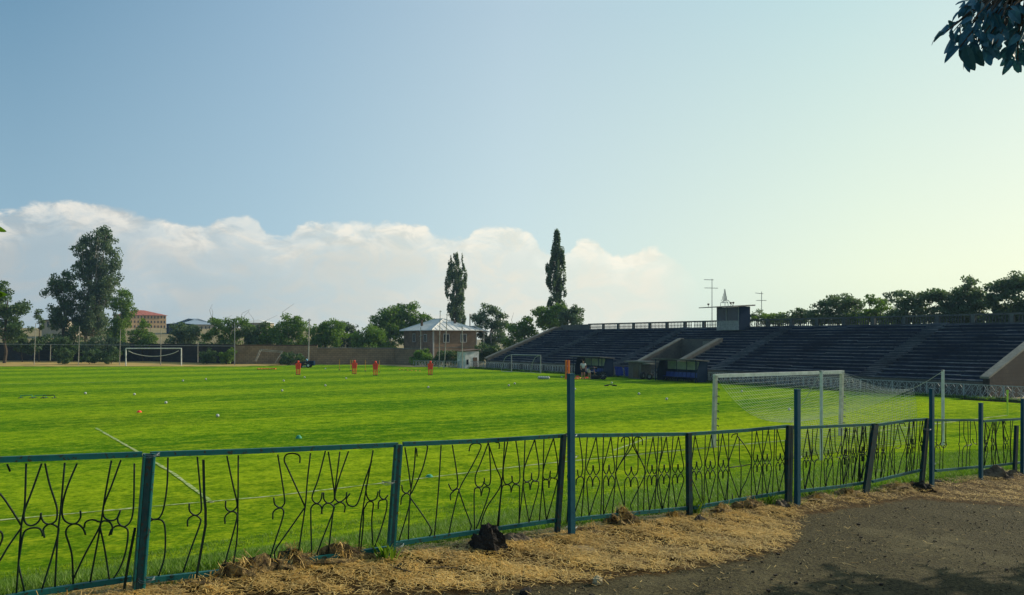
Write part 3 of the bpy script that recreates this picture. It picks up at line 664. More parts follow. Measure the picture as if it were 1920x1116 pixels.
for k,x in enumerate((1105,1160,1190,1250,1300)): I2+=[[(x,410-k*2),(x-4,600),(x-12+k*3,760-k*3)]]
I2+=unit(1110,14,412,602,760,1105,1100)+unit(1168,18,412,590,755,1180,1165)+unit(1262,20,405,580,748,1240,1262)+[[(1100,415),(1140,500),(1100,640),(1095,740)],[(1220,408),(1180,560),(1220,740)],[(1165,408),(1190,590),(1210,740)],[(1265,440),(1250,410),(1235,412),(1255,560)],[(1120,560),(1155,440),(1160,410)],[(1318,400),(1300,600),(1310,740)]]
pA=rods('fence_panel',3.77,0,820,A,[(-120,866),(0,862),(266,852)],[(-120,1150),(50,1114),(246,1085)],thick=[[(955,640),(905,900),(875,1085)]])
pA['label']='leftmost panel, sparse bars with broken hooks'
pB=rods('fence_panel',3.692,250,820,B,[(282,852),(470,846),(745,834)],[(266,1089),(440,1070),(728,1022+6)],thick=[[(485,155),(490,400),(500,500)],[(500,500),(500,610),(470,780),(435,975)]])
pC=rods('fence_panel',2.62,700,690,C_,[(756,833),(900,827),(1060,817)],[(738,1020),(900,996),(1045,975)])
pD=rods('fence_panel',3.1875,1040,690,D,[(1062,816),(1080,817),(1285,814)],[(1064,975),(1170,964),(1288,953)])
pE=rods('fence_panel',3.72,1260,690,E,[(1292,814),(1400,807),(1478,799)],[(1300,952),(1380,938),(1476,922)])
pF=rods('fence_panel',3.72,1260,690,Fp,[(1484,801),(1500,802),(1640,796)],[(1500,921),(1570,913),(1622,905)])
pG=rods('fence_panel',4.13,1580,690,G+Hh,[(1645,797),(1700,789),(1738,786)],[(1636,903),(1690,890),(1728,881)])
pH=rods('fence_panel',4.13,1580,690,I1,[(1750,788),(1838,788)],[(1754,883),(1838,875)])
pI=rods('fence_panel',4.13,1580,690,I2,[(1843,790),(1925,785)],[(1843,876),(1925,866)])
G2=MB()
for k in range(8): G2.tube([fp(1930+k*16,792),fp(1928+k*16,866)],RW,5)
pJ=G2.build('fence_panel',m_rod,fence)
for nm,a,b in (('top_rail',(1925,785),(2080,782)),('bottom_rail',(1925,866),(2080,862))): mb=MB(); mb.bar(fp(*a),fp(*b),.034,.04); mb.build(nm,m_teal,pJ)
dv=fp(-122,867)-fp(745,834)
for k_ in (1,2):
    c_=copy_tree(pB,fence); c_.location=pB.location+dv*k_; c_.name='fence_panel'
fa=Vector((cf,sf,0)); fn=Vector((sf,-cf,0))
def post(name,a,b,w,d,m,n=NF-.02,cap=True,lab=None):
    mb=MB(); A_,B_=fp(*a,n),fp(*b,n); B_=B_-Vector((0,0,.12)); 
    ax=(B_-A_).normalized(); mb.bar(A_,B_,w,d,up=fn)
    if cap: mb.bar(A_+Vector((0,0,.003)),A_+Vector((0,0,-.012)),w+.004,d+.004,up=fn)
    o=mb.build(name,m,fence)
    if lab: o['label']=lab
    return o
def opost(a,b,w,parts,n=NF-.03):
    """a post made of channel halves side by side: list of (offset, width, material)"""
    for off,ww,m,nm in parts:
        mb=MB(); A_,B_=fp(*a,n),fp(*b,n); B_=B_-Vector((0,0,.1)); s=fa*off
        if nm=='round_post': mb.tube([A_+s,B_+s],ww/2,10)
        else: mb.bar(A_+s,B_+s,ww,.04,up=fn)
        mb.build(nm,m,fence)
opost((279,851),(257,1102),.08,[(-.027,.013,m_teal,'angle_post'),(.0,.034,m_teald,'flat_post'),(.028,.032,m_teal,'round_post')],n=NF-.06)
opost((747,834),(729,1060),.07,[(-.022,.016,m_teal,'angle_post'),(.0,.028,m_teald,'flat_post'),(.022,.020,m_teal,'angle_post')],n=NF-.05)
opost((1060,815),(1046,1003),.07,[(-.02,.045,m_teald,'flat_post')],n=NF-.02)
post('tall_post',(1070,701),(1072,1015),.058,.045,m_tealb,n=NF-.13)
post('square_post',(1291,812),(1293,965),.06,.045,m_teald); 
opost((1481,798),(1478,940),.07,[(-.03,.05,m_teald,'flat_post'),(.028,.05,m_teald,'flat_post')],n=NF-.03)
post('tall_post',(1495,730),(1495,948),.065,.05,m_tealb,n=NF-.12)
opost((1641,796),(1622,917),.08,[(-.02,.075,m_teald,'flat_post'),(.045,.05,m_teald,'angle_post')],n=NF-.05)
opost((1738,785),(1727,893),.06,[(-.0,.055,m_teald,'flat_post'),(.055,.03,m_teald,'angle_post')],n=NF-.02)
post('tall_post',(1747,729),(1747,903),.065,.05,m_tealb,n=NF-.10)
post('tall_post',(1839,756),(1839,899),.06,.05,m_tealb,n=NF-.10)
opost((1906,798),(1902,888),.09,[(0,.10,m_teald,'flat_post')],n=NF-.04)
post('tall_post',(1918,748),(1917,886),.06,.05,m_tealb,n=NF-.12)
# wire ties
for px,py in ((275,1088),(284,855),(745,1024),(1072,818),(1072,858),(1072,990),(1495,900),(1495,858),(1747,870),(1747,795),(1839,880),(1738,806),(728,906)):
    mb=MB(); c=fp(px,py,NF-.08)
    for k in range(2):
        mb.tube([c+Vector((math.cos(a)*.05*fa.x+math.sin(a)*.05*fn.x,math.cos(a)*.05*fa.y+math.sin(a)*.05*fn.y,k*.012+.006*math.sin(2*a+k))) for a in [i*2*PI/12 for i in range(13)]],.0022,4)
    mb.tube([c+fn*.05,c+fn*.07+fa*.03+Vector((0,0,.03))],.002,4); mb.build('wire_tie',m_wire,fence)
# ================================================================ THE STAND
Q0,Q1=23.1,82.4; P0=51.9; NR=16; TR=.66; RS=.25; ZB=1.1
AIS=[31.6,45.5,58.7,72.5]; AW=1.3; VA,VB=50.4,55.1
m_bal=concmat('balustrade_concrete',(.15,.155,.14),(.09,.10,.095),(.04,.05,.055),.7)
stand=empty('grandstand',pq(57,52,0),'long dark stepped concrete grandstand with sloping end walls and an entrance ramp','grandstand')
def qbox(mb,p0,p1,q0,q1,z0,z1):
    vs=[pq(p,q,z) for p in(p0,p1) for q in(q0,q1) for z in(z0,z1)]
    mb.add(vs,[(0,1,3,2),(4,6,7,5),(0,4,5,1),(2,3,7,6),(0,2,6,4),(1,5,7,3)])
def prism(mb,poly,q0,q1):                       # poly in (p,z), extruded along q
    n=len(poly); vs=[pq(p,q0,z) for p,z in poly]+[pq(p,q1,z) for p,z in poly]
    mb.add(vs,[tuple(range(n)),tuple(range(n,2*n))[::-1]]+[(i,i+n,(i+1)%n+n,(i+1)%n) for i in range(n)])
segs=[]; e=[Q0+.4]+[v for a in AIS[:2] for v in(a-AW/2,a+AW/2)]+[None]+[v for a in AIS[2:] for v in(a-AW/2,a+AW/2)]+[Q1-.4]
edges=[Q0+.4,AIS[0]-AW/2,AIS[0]+AW/2,AIS[1]-AW/2,AIS[1]+AW/2,AIS[2]-AW/2,AIS[2]+AW/2,AIS[3]-AW/2,AIS[3]+AW/2,Q1-.4]
SEC=[(edges[i],edges[i+1]) for i in range(0,10,2)]
rr=random.Random(5)
for k in range(NR):
    pa=P0+k*TR; z=ZB+(k+1)*RS-RS
    for a,b in SEC:
        parts=[(a,b)]
        if a<VA<b and pa<58.0: parts=[(a,VA-.35),(VB+.35,b)]
        for (u,v) in parts:
            mb=MB(); q=u
            while q<v-.01:                       # slabs cast end to end, a little out of line
                w=min(rr.uniform(1.6,3.4),v-q); dz=rr.gauss(0,.014); dp=rr.gauss(0,.018)
                if rr.random()<.05: dz-=.05
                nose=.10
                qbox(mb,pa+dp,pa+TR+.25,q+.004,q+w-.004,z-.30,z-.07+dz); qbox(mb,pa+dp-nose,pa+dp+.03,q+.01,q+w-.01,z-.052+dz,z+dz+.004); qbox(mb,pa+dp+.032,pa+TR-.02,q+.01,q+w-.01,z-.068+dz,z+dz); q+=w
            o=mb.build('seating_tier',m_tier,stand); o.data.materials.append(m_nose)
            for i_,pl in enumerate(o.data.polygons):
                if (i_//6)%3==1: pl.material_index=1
for a in AIS:
    mb=MB()
    for k in range(2*NR):
        pa=P0-.05+k*TR/2; z=ZB+k*RS/2; dz=rr.gauss(0,.008)
        qbox(mb,pa+.08,pa+TR/2+.1,a-AW/2+.01,a+AW/2-.01,z-.4,z-.05); qbox(mb,pa+.03,pa+TR/2+.05,a-AW/2+.02,a+AW/2-.02,z-.048,z+dz)
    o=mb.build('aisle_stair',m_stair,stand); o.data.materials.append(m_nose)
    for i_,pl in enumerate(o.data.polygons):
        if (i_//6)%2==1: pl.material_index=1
mb=MB(); qbox(mb,P0+NR*TR-.02,P0+NR*TR+1.3,Q0,Q1,4.2,ZB+(NR-1)*RS+.04); mb.build('top_walkway',m_tier,stand)
PT=P0+NR*TR                                       # top edge, p=62.46
mb=MB(); prism(mb,[(P0+.05,-.1),(P0+.05,ZB-.35),(PT,ZB+NR*RS-RS-.4),(PT+1.3,4.3),(PT+1.3,-.1)],Q0+.5,VA-.5); prism(mb,[(P0+.05,-.1),(P0+.05,ZB-.35),(PT,ZB+NR*RS-RS-.4),(PT+1.3,4.3),(PT+1.3,-.1)],VB+.5,Q1-.5)
prism(mb,[(58.2,-.1),(58.2,3.0),(PT,ZB+NR*RS-RS-.4),(PT+1.3,4.3),(PT+1.3,-.1)],VA-.5,VB+.5); mb.build('substructure',m_tier,stand)
mb=MB(); qbox(mb,P0-.06,P0+.04,Q0+.4,VA-.3,-.1,ZB-.1); qbox(mb,P0-.06,P0+.04,VB+.3,Q1-.4,-.1,ZB-.1); mb.build('front_wall',m_conc,stand)
def slopewall(q0,q1,p0,p1,zz0,zz1,mat,nm,flat=1.3,lift=.3):
    mb=MB(); prism(mb,[(p0,-.1),(p0,zz0+lift),(p1,zz1+lift),(p1+flat,zz1+lift),(p1+flat,-.1)],q0,q1); o=mb.build(nm,mat,stand)
    mb=MB(); e=.07; t=.12
    prism(mb,[(p0-.25,zz0+lift+.003-.1),(p0-.25,zz0+lift+t-.1),(p1,zz1+lift+t+.003),(p1+flat,zz1+lift+t+.003),(p1+flat,zz1+lift+.003),(p1,zz1+lift+.003),(p0+.05,zz0+lift+.003)],q0-e,q1+e); mb.build('coping',m_cope,o); return o
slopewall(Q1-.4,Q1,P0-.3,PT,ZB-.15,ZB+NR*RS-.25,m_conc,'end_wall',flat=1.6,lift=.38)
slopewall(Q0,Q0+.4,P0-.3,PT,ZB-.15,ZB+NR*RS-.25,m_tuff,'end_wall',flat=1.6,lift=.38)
slopewall(VA-.35,VA,P0-.2,57.9,ZB-.1,3.35,m_conc,'ramp_wall',flat=.35,lift=.32)
slopewall(VB,VB+.35,P0-.2,57.9,ZB-.1,3.35,m_conc,'ramp_wall',flat=.35,lift=.32)
mb=MB(); qbox(mb,57.9,58.15,VA-.3,VB+.3,-.1,3.72); mb.build('ramp_back_wall',m_conc,stand)
mb=MB(); qbox(mb,P0-.3,57.9,VA,VB,-.1,.03); mb.build('ramp_floor',m_conc,stand)
mb=MB(); qbox(mb,57.86,57.9,51.2,52.2,2.8,3.5); mb.build('ramp_notice',m_cope,stand)
# parapet: solid at the far corner, balustrade for the rest
ZP=ZB+(NR-1)*RS+.04; PP=PT+1.0
mb=MB(); qbox(mb,PP,PP+.14,76.5,Q1-.1,ZP-.3,ZP+.72); mb.build('parapet',m_conc,stand)
q=76.5; k=0
while q>Q0+.5:
    w=min(2.75,q-Q0-.3); mb=MB(); qbox(mb,PP-.04,PP+.16,q-w,q,ZP+.66,ZP+.80); qbox(mb,PP-.02,PP+.16,q-w,q,ZP-.12,ZP+.08); qbox(mb,PP-.06,PP+.2,q-.28,q,ZP+.08,ZP+.66)
    nb=int((w-.28)/.21)
    for i in range(nb):
        if rr.random()<.04: continue
        qq=q-.28-(i+.5)*(w-.28)/nb; c=pq(PP+.06,qq,ZP+.08); mb.lathe(c,[(.045,0),(.045,.05),(.03,.09),(.06,.22),(.05,.32),(.028,.42),(.028,.48),(.045,.53),(.045,.58)],6)
    mb.build('balustrade_section',m_bal,stand); q-=w; k+=1
# commentary booth
bo=pq(61.8,51.6,ZP); booth=empty('commentary_booth',bo,'small dark glazed commentary booth with flat overhanging roof on top of the stand','booth')
b0,b1=50.1,52.9; pb0,pb1=60.7,62.3
mb=MB(); qbox(mb,pb0,pb0+.08,b0,b1,ZP-.3,ZP+.62); mb.build('front_panel',m_greym,booth)
mb=MB(); qbox(mb,pb0,pb1,b0-.06,b0,ZP-.3,ZP+2.05); qbox(mb,pb0+.1,pb1,b1,b1+.06,ZP-.3,ZP+2.05); qbox(mb,pb1,pb1+.06,b0,b1,ZP-.3,ZP+2.05); mb.build('wall',m_navy,booth)
for a,b in ((b0+.12,b0+1.5),(b0+1.6,b1-.1)):
    mb=MB(); qbox(mb,pb0+.03,pb0+.05,a,b,ZP+.66,ZP+2.0); mb.build('window_pane',mk('booth_glass',(.03,.045,.08),(.02,.03,.05),1,.2,spec=.5),booth)
mb=MB()
for a in (b0+.03,b0+1.55,b1-.04): qbox(mb,pb0-.02,pb0+.06,a-.04,a+.04,ZP-.3,ZP+2.05)
qbox(mb,pb0-.02,pb0+.06,b0,b1,ZP+.60,ZP+.66); mb.build('window_frame',m_greym,booth)
mb=MB(); prism(mb,[(pb0-1.2,ZP+1.95),(pb0-1.2,ZP+2.03),(pb1+.5,ZP+2.25),(pb1+.5,ZP+2.12)],b0-.3,b1+1.3); mb.build('roof',mk('booth_roof',(.12,.10,.08),(.2,.19,.17),2,.8),booth)
def lampx(c,nm): 
    mb=MB(); mb.tube([c,c+Vector((0,0,.22))],.02,5); mb.lathe(c+Vector((0,0,.22)),[(.05,0),(.12,.1),(.12,.16),(.02,.2)],8); mb.build(nm,m_rust,booth)
lampx(pq(pb0-.9,b1+.3,ZP+2.0),'roof_lamp'); lampx(pq(pb0-.5,b0+.6,ZP+2.05),'roof_lamp'); lampx(pq(pb0-.6,b0+.2,ZP+2.05),'roof_lamp')
# antennas and the wire emblem
def antenna(px,ytop,ybot,Y,label,arms):
    b=atY(px,ybot,Y); t=empty('antenna_mast',b,label,'antenna','antenna masts behind the stand')
    mb=MB(); mb.tube([b,atY(px,ytop,Y)],.045,6,.03); mb.build('mast',m_greym,t)
    for (x0,y0,x1,y1) in arms:
        mb=MB(); A_,B_=atY(x0,y0,Y),atY(x1,y1,Y); mb.tube([A_,B_],.03,5)
        for i in range(4): 
            c=A_.lerp(B_,(i+.5)/4); mb.tube([c-Vector((.1,.35,0)),c+Vector((.1,.35,0))],.012,4)
        mb.build('aerial',m_greym,t)
antenna(1335,523,612,80,'tall antenna mast with two cross arms left of the booth',[(1320,524.5,1338,525),(1321,540,1346,540.5)])
antenna(1428,547,612,82,'shorter antenna mast behind the balustrade right of the booth',[(1416,549.5,1431,551),(1418,563.5,1437,563.5)])
eb=atY(1358,576,78); em=empty('roof_emblem',eb,'open metal rod emblem shaped like a stepped spire above the booth','emblem')
def E_(x,y): return atY(1300+x/4.65,500+y/4.65,78.2)
mb=MB()
for l in ([(238,345),(238,315),(262,312),(270,295),(270,200),(276,195),(282,240),(283,295),(300,312),(305,345)],[(243,300),(243,292),(255,290),(255,262),(263,258),(263,238),(270,236)],[(300,300),(300,292),(290,290),(290,258),(284,256),(284,238)],[(248,308),(276,290),(296,308)],[(276,195),(276,310)],[(264,300),(264,262)],[(288,300),(288,264)],[(238,315),(305,315)]):
    mb.tube([E_(*p) for p in l],.028,5)
mb.build('outline_rods',m_greym,em); mb=MB(); mb.tube([E_(300,290),E_(348,345)],.03,5); mb.tube([E_(276,310),E_(276,350)],.03,5); mb.build('stay_rod',m_greym,em)
# far fence along the stand, same iron pattern
pf=empty('perimeter_fence',pq(50.8,60,0),'low pale wrought-iron fence between pitch and grandstand','fence')
m_pf=paintmat('pale_fence_paint',(.40,.44,.45),(.28,.32,.34),(.1,.09,.08),.15)
def ptop(): pass
def panel(A_,B_,seed,h=.86):
    r=random.Random(seed); mb=MB(); d=(B_-A_); L_=d.length; u=d.normalized(); w=.035
    nn=Vector((u.y,-u.x,0)); Z=Vector((0,0,1))
    P_=lambda a,z: A_+u*a+Z*z
    mb.bar(P_(0,h),P_(L_,h),.04); mb.bar(P_(0,.12),P_(L_,.12),.04); mb.bar(P_(0,-.1),P_(0,h+.02),.06)
    k=max(1,int(L_/.42))
    for i in range(k):
        a=(i+.5)*L_/k; 
        if r.random()<.08: continue
        j=r.uniform(-.05,.05); ll=L_/k*.42
        for sg in(-1,1):
            mb.bar(P_(a+j,h),P_(a+sg*ll,.56),.02); mb.bar(P_(a+sg*ll,.56),P_(a+sg*ll*.3,.50),.018)
            mb.bar(P_(a-j*1.5,.12),P_(a+sg*ll,.42),.02); mb.bar(P_(a+sg*ll,.42),P_(a+sg*ll*.3,.49),.018)
        mb.bar(P_(a+ll+r.uniform(-.02,.02),h),P_(a+ll*1.15+r.uniform(-.04,.04),.12),.024)
        if r.random()<.3: mb.bar(P_(a-ll,h)+nn*.03,P_(a+r.uniform(-.1,.3),.10)+nn*.03,.03)
    return mb
def frun(A_,B_,step=2.3):
    n=max(1,round((B_-A_).length/step))
    for i in range(n): panel(A_.lerp(B_,i/n),A_.lerp(B_,(i+1)/n),int(A_.x*10)+i).build('fence_panel',m_pf,pf)
PF=50.8
frun(pq(PF,15),pq(PF,52.1)); frun(pq(PF,54.6),pq(PF,57.2)) ; frun(pq(PF,60.2),pq(PF,84)); 
A0=pq(PF,84); frun(A0,at(775,688.5))
# kerb strip of grass at the foot
mb=MB(); 
qs=[15+i*.6 for i in range(118)]
for i,(a,b) in enumerate(zip(qs,qs[1:])):
    h1=.10+.05*math.sin(i*1.3)+.04*math.sin(i*3.1); qbox(mb,PF-.55-.1*math.sin(i*.9),PF-.12,a,b,-.05,h1)
m_verge=mk('verge_grass',(.03,.06,.012),(.05,.08,.015),3,.95,.8,.05); o=mb.build('grass_verge',m_verge); o['kind']='structure'
pts=[]
for i in range(9000):
    q=rng.uniform(15,85); p=PF-.35+rng.normal(0,.22); v=pq(p,q,.03); pts.append(tuple(v))
blades('verge_grass',pts,.2,.035,.5,m_blade,False,'longer grass fringe at the foot of the pale fence','grass')
# ground behind the fence
mb=MB(); 
for i in range(40):
    a=14+i*1.8; mb.add([pq(50.5,a,.012),pq(P0,a,.012),pq(P0,a+1.8,.012),pq(50.5,a+1.8,.012)],[(0,1,2,3)])
o=mb.build('stand_apron',mk('apron_concrete',(.2,.19,.16),(.13,.12,.1),.8,.95,world=True)); o['kind']='structure'
# ================================================================ DUGOUTS
def dugout(q0,q1,label,nseat):
    c=pq(49.7,(q0+q1)/2,0); d=empty('team_shelter',c,label,'shelter','team shelters before the grandstand')
    pF,pB=48.9,50.35
    mb=MB(); prism(mb,[(pF-.35,1.95),(pF-.35,2.0),(pB+.1,1.86),(pB+.1,1.80)],q0-.15,q1+.15); mb.build('roof',mk('shelter_roof',(.13,.12,.11),(.24,.23,.21),2,.8),d)
    n=4; 
    for i in range(n):
        a=q0+(q1-q0)*i/n; b=q0+(q1-q0)*(i+1)/n
        mb=MB(); qbox(mb,pB,pB+.02,a+.05,b-.05,1.02,1.74); mb.build('clear_panel',m_panel,d)
        mb=MB(); qbox(mb,pB,pB+.03,a+.03,b-.03,.05,1.0); mb.build('back_panel',m_navy,d)
    for qe in (q0,q1):
        mb=MB(); prism(mb,[(pF+.2,.05),(pF+.2,1.0),(pF+.5,1.8),(pB,1.8),(pB,.05)],qe-.015,qe+.015); mb.build('side_panel',m_navy,d)
    mb=MB()
    for i in range(n+1):
        a=q0+(q1-q0)*i/n; mb.bar(pq(pB-.02,a,0),pq(pB-.02,a,1.84),.05); 
        if i in(0,n): mb.bar(pq(pF,a,0),pq(pF,a,1.94),.05)
    mb.bar(pq(pF,q0,1.93),pq(pF,q1,1.93),.05); mb.bar(pq(pB-.02,q0,1.01),pq(pB-.02,q1,1.01),.04); mb.build('frame',m_navy,d)
    mb=MB(); mb.bar(pq(pB-.45,q0+.1,.33),pq(pB-.45,q1-.1,.33),.05); 
    for i in range(4): a=q0+.3+(q1-q0-.6)*i/3; mb.bar(pq(pB-.45,a,0),pq(pB-.45,a,.33),.04)
    mb.build('bench_frame',m_navy,d)
    w=(q1-q0-.2)/nseat
    for i in range(nseat):
        a=q0+.1+(i+.5)*w; mb=MB(); prof=[(pB-.66,.40),(pB-.66,.44),(pB-.34,.41),(pB-.26,.80),(pB-.22,.80),(pB-.28,.37)]
        prism(mb,prof,a-w*.43,a+w*.43); mb.build('seat',m_blue,d)
    return d
dugout(44.9,49.6,'right-hand team shelter with a row of blue seats, nearer the goal',9)
dugout(56.9,61.3,'left-hand team shelter with clouded panels behind the standing people',8)
# block hut and blue sheets between the shelters
hb=pq(50.2,52.9,0); hut=empty('block_hut',hb,'low grey concrete block hut with slab roof between the two shelters','hut')
mb=MB(); qbox(mb,49.6,51.0,52.2,53.9,0,1.55); mb.build('wall',m_conc,hut); mb=MB(); qbox(mb,49.3,51.2,51.4,54.2,1.55,1.66); qbox(mb,49.2,49.9,50.6,51.6,1.40,1.5); mb.build('slab_roof',m_cope,hut)
mb=MB(); qbox(mb,49.57,49.6,52.5,53.2,.1,1.2); mb.build('recess',m_dark,hut)
for q,lb in ((56.15,'left blue sheet hung on the fence beside the shelter'),(54.75,'right blue sheet hung on the fence beside the block hut')):
    mb=MB(); n=10; vs=[]
    for i in range(n+1):
        for j in range(5): vs.append(pq(50.45+.05*math.sin(i*1.9+j)-.02*j,q-.55+1.1*i/n,.10+.92*j/4))
    mb.add(vs,[(i*5+j,(i+1)*5+j,(i+1)*5+j+1,i*5+j+1) for i in range(n) for j in range(4)]); tag(mb.build('blue_sheet',m_bluec,loc=pq(50.45,q,0)),lb,'sheet','blue sheets on the fence')
def tyre(c,r,label,rot):
    t=empty('tyre',c,label,'tyre'); mb=MB(); M_=Matrix.Rotation(rot,3,'Z')@Matrix.Rotation(PI/2,3,'X'); mb.lathe(Vector(c)+Vector((0,0,r)),[(r*.55,-.13),(r*.9,-.14),(r,-.09),(r,.09),(r*.9,.14),(r*.55,.13),(r*.55,-.13)],20,M_); mb.build('tread',m_black,t,smooth=False)
    mb=MB(); mb.lathe(Vector(c)+Vector((0,0,r)),[(r*.54,-.08),(r*.54,.08),(r*.15,.04),(r*.15,-.04)],14,M_); mb.build('rim',m_greym,t)
c=at(1205,711); tyre(c,.33,'dark tyre standing against the block hut',R(34)+.3); c=at(1217,712); tyre(c,.30,'smaller tyre right of the one against the block hut',R(34)-.4)
# ================================================================ BUILDINGS BEYOND
hc=Vector((-12.3,120,0)); th=R(34); 
def HP(u,v,z): return hc+Vector((u*math.cos(th)-v*math.sin(th),u*math.sin(th)+v*math.cos(th),z))
house=empty('brick_house',hc,'two-storey brown brick house with pale zinc hip roof behind the wall','house')
house.rotation_euler=(0,0,0)
def hbox(mb,u0,u1,v0,v1,z0,z1):
    vs=[HP(u,v,z) for u in(u0,u1) for v in(v0,v1) for z in(z0,z1)]; mb.add(vs,[(0,1,3,2),(4,6,7,5),(0,4,5,1),(2,3,7,6),(0,2,6,4),(1,5,7,3)])
def local_build(mb,nm,m,par,c,rot):               # mesh kept in a frame that lies along the wall
    Mi=Matrix.Rotation(-rot,3,'Z'); pw=parent_world(par); me=bpy.data.meshes.new(nm); me.from_pydata([tuple(Mi@(Vector(v)-Vector(c))) for v in mb.v],[],mb.f); me.materials.append(m)
    o=bpy.data.objects.new(nm,me); COL.objects.link(o); o.parent=par; o.location=Vector(c)-pw; o.rotation_euler=(0,0,rot); return o
EZ=5.05
mb=MB(); hbox(mb,0,7.9,0,10.4,-.1,EZ); local_build(mb,'wall',m_brick,house,hc,th)
mb=MB(); hbox(mb,-.06,.14,-.06,.14,0,EZ); hbox(mb,7.8,7.96,-.05,.1,0,EZ); mb.build('corner_pilaster',m_frame,house)
mb=MB(); e=.55; z0,z1=EZ,EZ+.09
hbox(mb,-e,7.9+e,-e,10.4+e,z0,z1)
ru0,ru1,rv=3.95,3.95,4.2; rz=EZ+1.95
vs=[HP(-e,-e,z1),HP(7.9+e,-e,z1),HP(7.9+e,10.4+e,z1),HP(-e,10.4+e,z1),HP(3.95,3.9,rz),HP(3.95,6.9,rz)]
mb.add(vs,[(0,1,4),(1,2,5,4),(2,3,5),(3,0,4,5)])
for a,b,n_ in ((0,1,9),(3,0,12),(1,2,12)):
    for i in range(1,n_):
        t=i/n_; p=vs[a].lerp(vs[b],t); tgt=vs[4] if (a,b)==(0,1) else None
        if tgt is None:
            # seams climb at right angles to the eave until they meet the hip
            inward=(HP(1,0,0)-HP(0,0,0)) if (a,b)==(3,0) else (HP(-1,0,0)-HP(0,0,0)); v=10.4+e-(10.4+2*e)*t if a==3 else -e+(10.4+2*e)*t
            f=min(1,(v+e)/(3.9+e),(10.4+e-v)/(3.5+e)); q_=p+inward*(3.95+e)*f+Vector((0,0,(rz-z1)*f))
        else:
            u=-e+(7.9+2*e)*t; f=min((u+e)/(3.95+e),(7.9+e-u)/(3.95+e)); q_=p+(HP(0,1,0)-HP(0,0,0))*(3.9+e)*f+Vector((0,0,(rz-z1)*f))
        mb.bar(p+Vector((0,0,.03)),q_+Vector((0,0,.03)),.05,.06)
for a,b in ((0,4),(1,4),(2,5),(3,5),(4,5)): mb.bar(vs[a]+Vector((0,0,.04)),vs[b]+Vector((0,0,.04)),.12,.1)
rf=mb.build('roof',m_roofz,house)
def chim(u,v,h,w,zb=EZ+.8):
    mb=MB(); hbox(mb,u-w/2,u+w/2,v-w/2,v+w/2,zb,zb+h); mb.build('chimney',m_rust,rf)
chim(1.2,6.2,1.2,.3,5.6); chim(7.2,.9,2.6,.12,5.2); chim(5.1,2.2,1.0,.28,5.9)
mb=MB(); hbox(mb,1.6,2.8,1.6,2.6,5.7,6.5); 
# porch on the right
mb=MB(); pv=[HP(7.9+e-.1,-.2,z1),HP(11.2,.4,EZ-.25),HP(11.2,6,EZ-.25),HP(7.9+e-.1,7,z1),HP(8.3,1.5,z1+.75),HP(8.3,5,z1+.75)]
mb.add(pv,[(0,1,4),(1,2,5,4),(2,3,5),(0,3,2,1)]); mb.build('porch_roof',m_roofz,house)
for u,v in ((9.5,.3),(11.0,.5),(11.0,3.2)): mb=MB(); mb.bar(HP(u,v,0),HP(u,v,EZ-.2),.12); mb.build('porch_post',m_frame,house)
mb=MB(); hbox(mb,7.9,11.1,.4,6,1.6,1.8); mb.build('porch_deck',m_conc,house)
def win(u,v,z,w,h,side):
    mb=MB(); ff=MB()
    if side=='f':
        hbox(mb,u-w/2,u+w/2,-.03,.05,z,z+h); 
        for a,b,c,d in ((u-w/2-.1,u-w/2,z-.08,z+h+.1),(u+w/2,u+w/2+.1,z-.08,z+h+.1),(u-w/2,u+w/2,z+h,z+h+.1),(u-w/2,u+w/2,z-.08,z),(u-.03,u+.03,z,z+h)): hbox(ff,a,b,-.07,.0,c,d)
    else:
        hbox(mb,-.03,.05,v-w/2,v+w/2,z,z+h)
        for a,b,c,d in ((v-w/2-.1,v-w/2,z-.08,z+h+.1),(v+w/2,v+w/2+.1,z-.08,z+h+.1),(v-w/2,v+w/2,z+h,z+h+.1),(v-w/2,v+w/2,z-.08,z),(v-.03,v+.03,z,z+h)): hbox(ff,-.07,.0,a,b,c,d)
    o=mb.build('window',m_dark,house); ff.build('window_frame',m_frame,o)
win(2.3,0,3.25,.95,1.2,'f'); win(5.45,0,3.25,.95,1.2,'f'); win(0,6.6,3.3,.8,1.2,'l'); win(0,2.6,3.3,.8,1.1,'l'); win(1.5,0,.6,.9,1.1,'f')
mb=MB(); hbox(mb,-.04,.0,0,10.4,2.35,2.45); hbox(mb,0,7.9,-.04,0,2.35,2.45); mb.build('string_course',m_cope,house)
# white hut
wc=at(872,690.5); wh=empty('white_hut',wc,'small whitewashed hut with a dark door at the corner of the pitch','hut'); hold=hc; hc=wc.copy()
mb=MB(); hbox(mb,0,2.05,0,2.0,-.05,2.1); mb.build('wall',m_whitew,wh); mb=MB(); vs=[HP(-.15,-.15,2.12),HP(2.2,-.15,2.32),HP(2.2,2.2,2.32),HP(-.15,2.2,2.12)]; mb.add(vs+[v+Vector((0,0,.09)) for v in vs],[(3,2,1,0),(4,5,6,7),(0,1,5,4),(1,2,6,5),(2,3,7,6),(3,0,4,7)]); mb.build('roof',m_rust,wh)
mb=MB(); hbox(mb,1.15,1.8,-.03,.0,0,1.35); d_=mb.build('door',m_rust,wh); mb=MB(); hbox(mb,1.22,1.27,-.06,-.03,.7,.78); mb.build('handle',m_dark,d_)
mb=MB(); hbox(mb,.2,.5,-.03,.0,.45,1.1); mb.build('window',m_dark,wh)
hc=hold
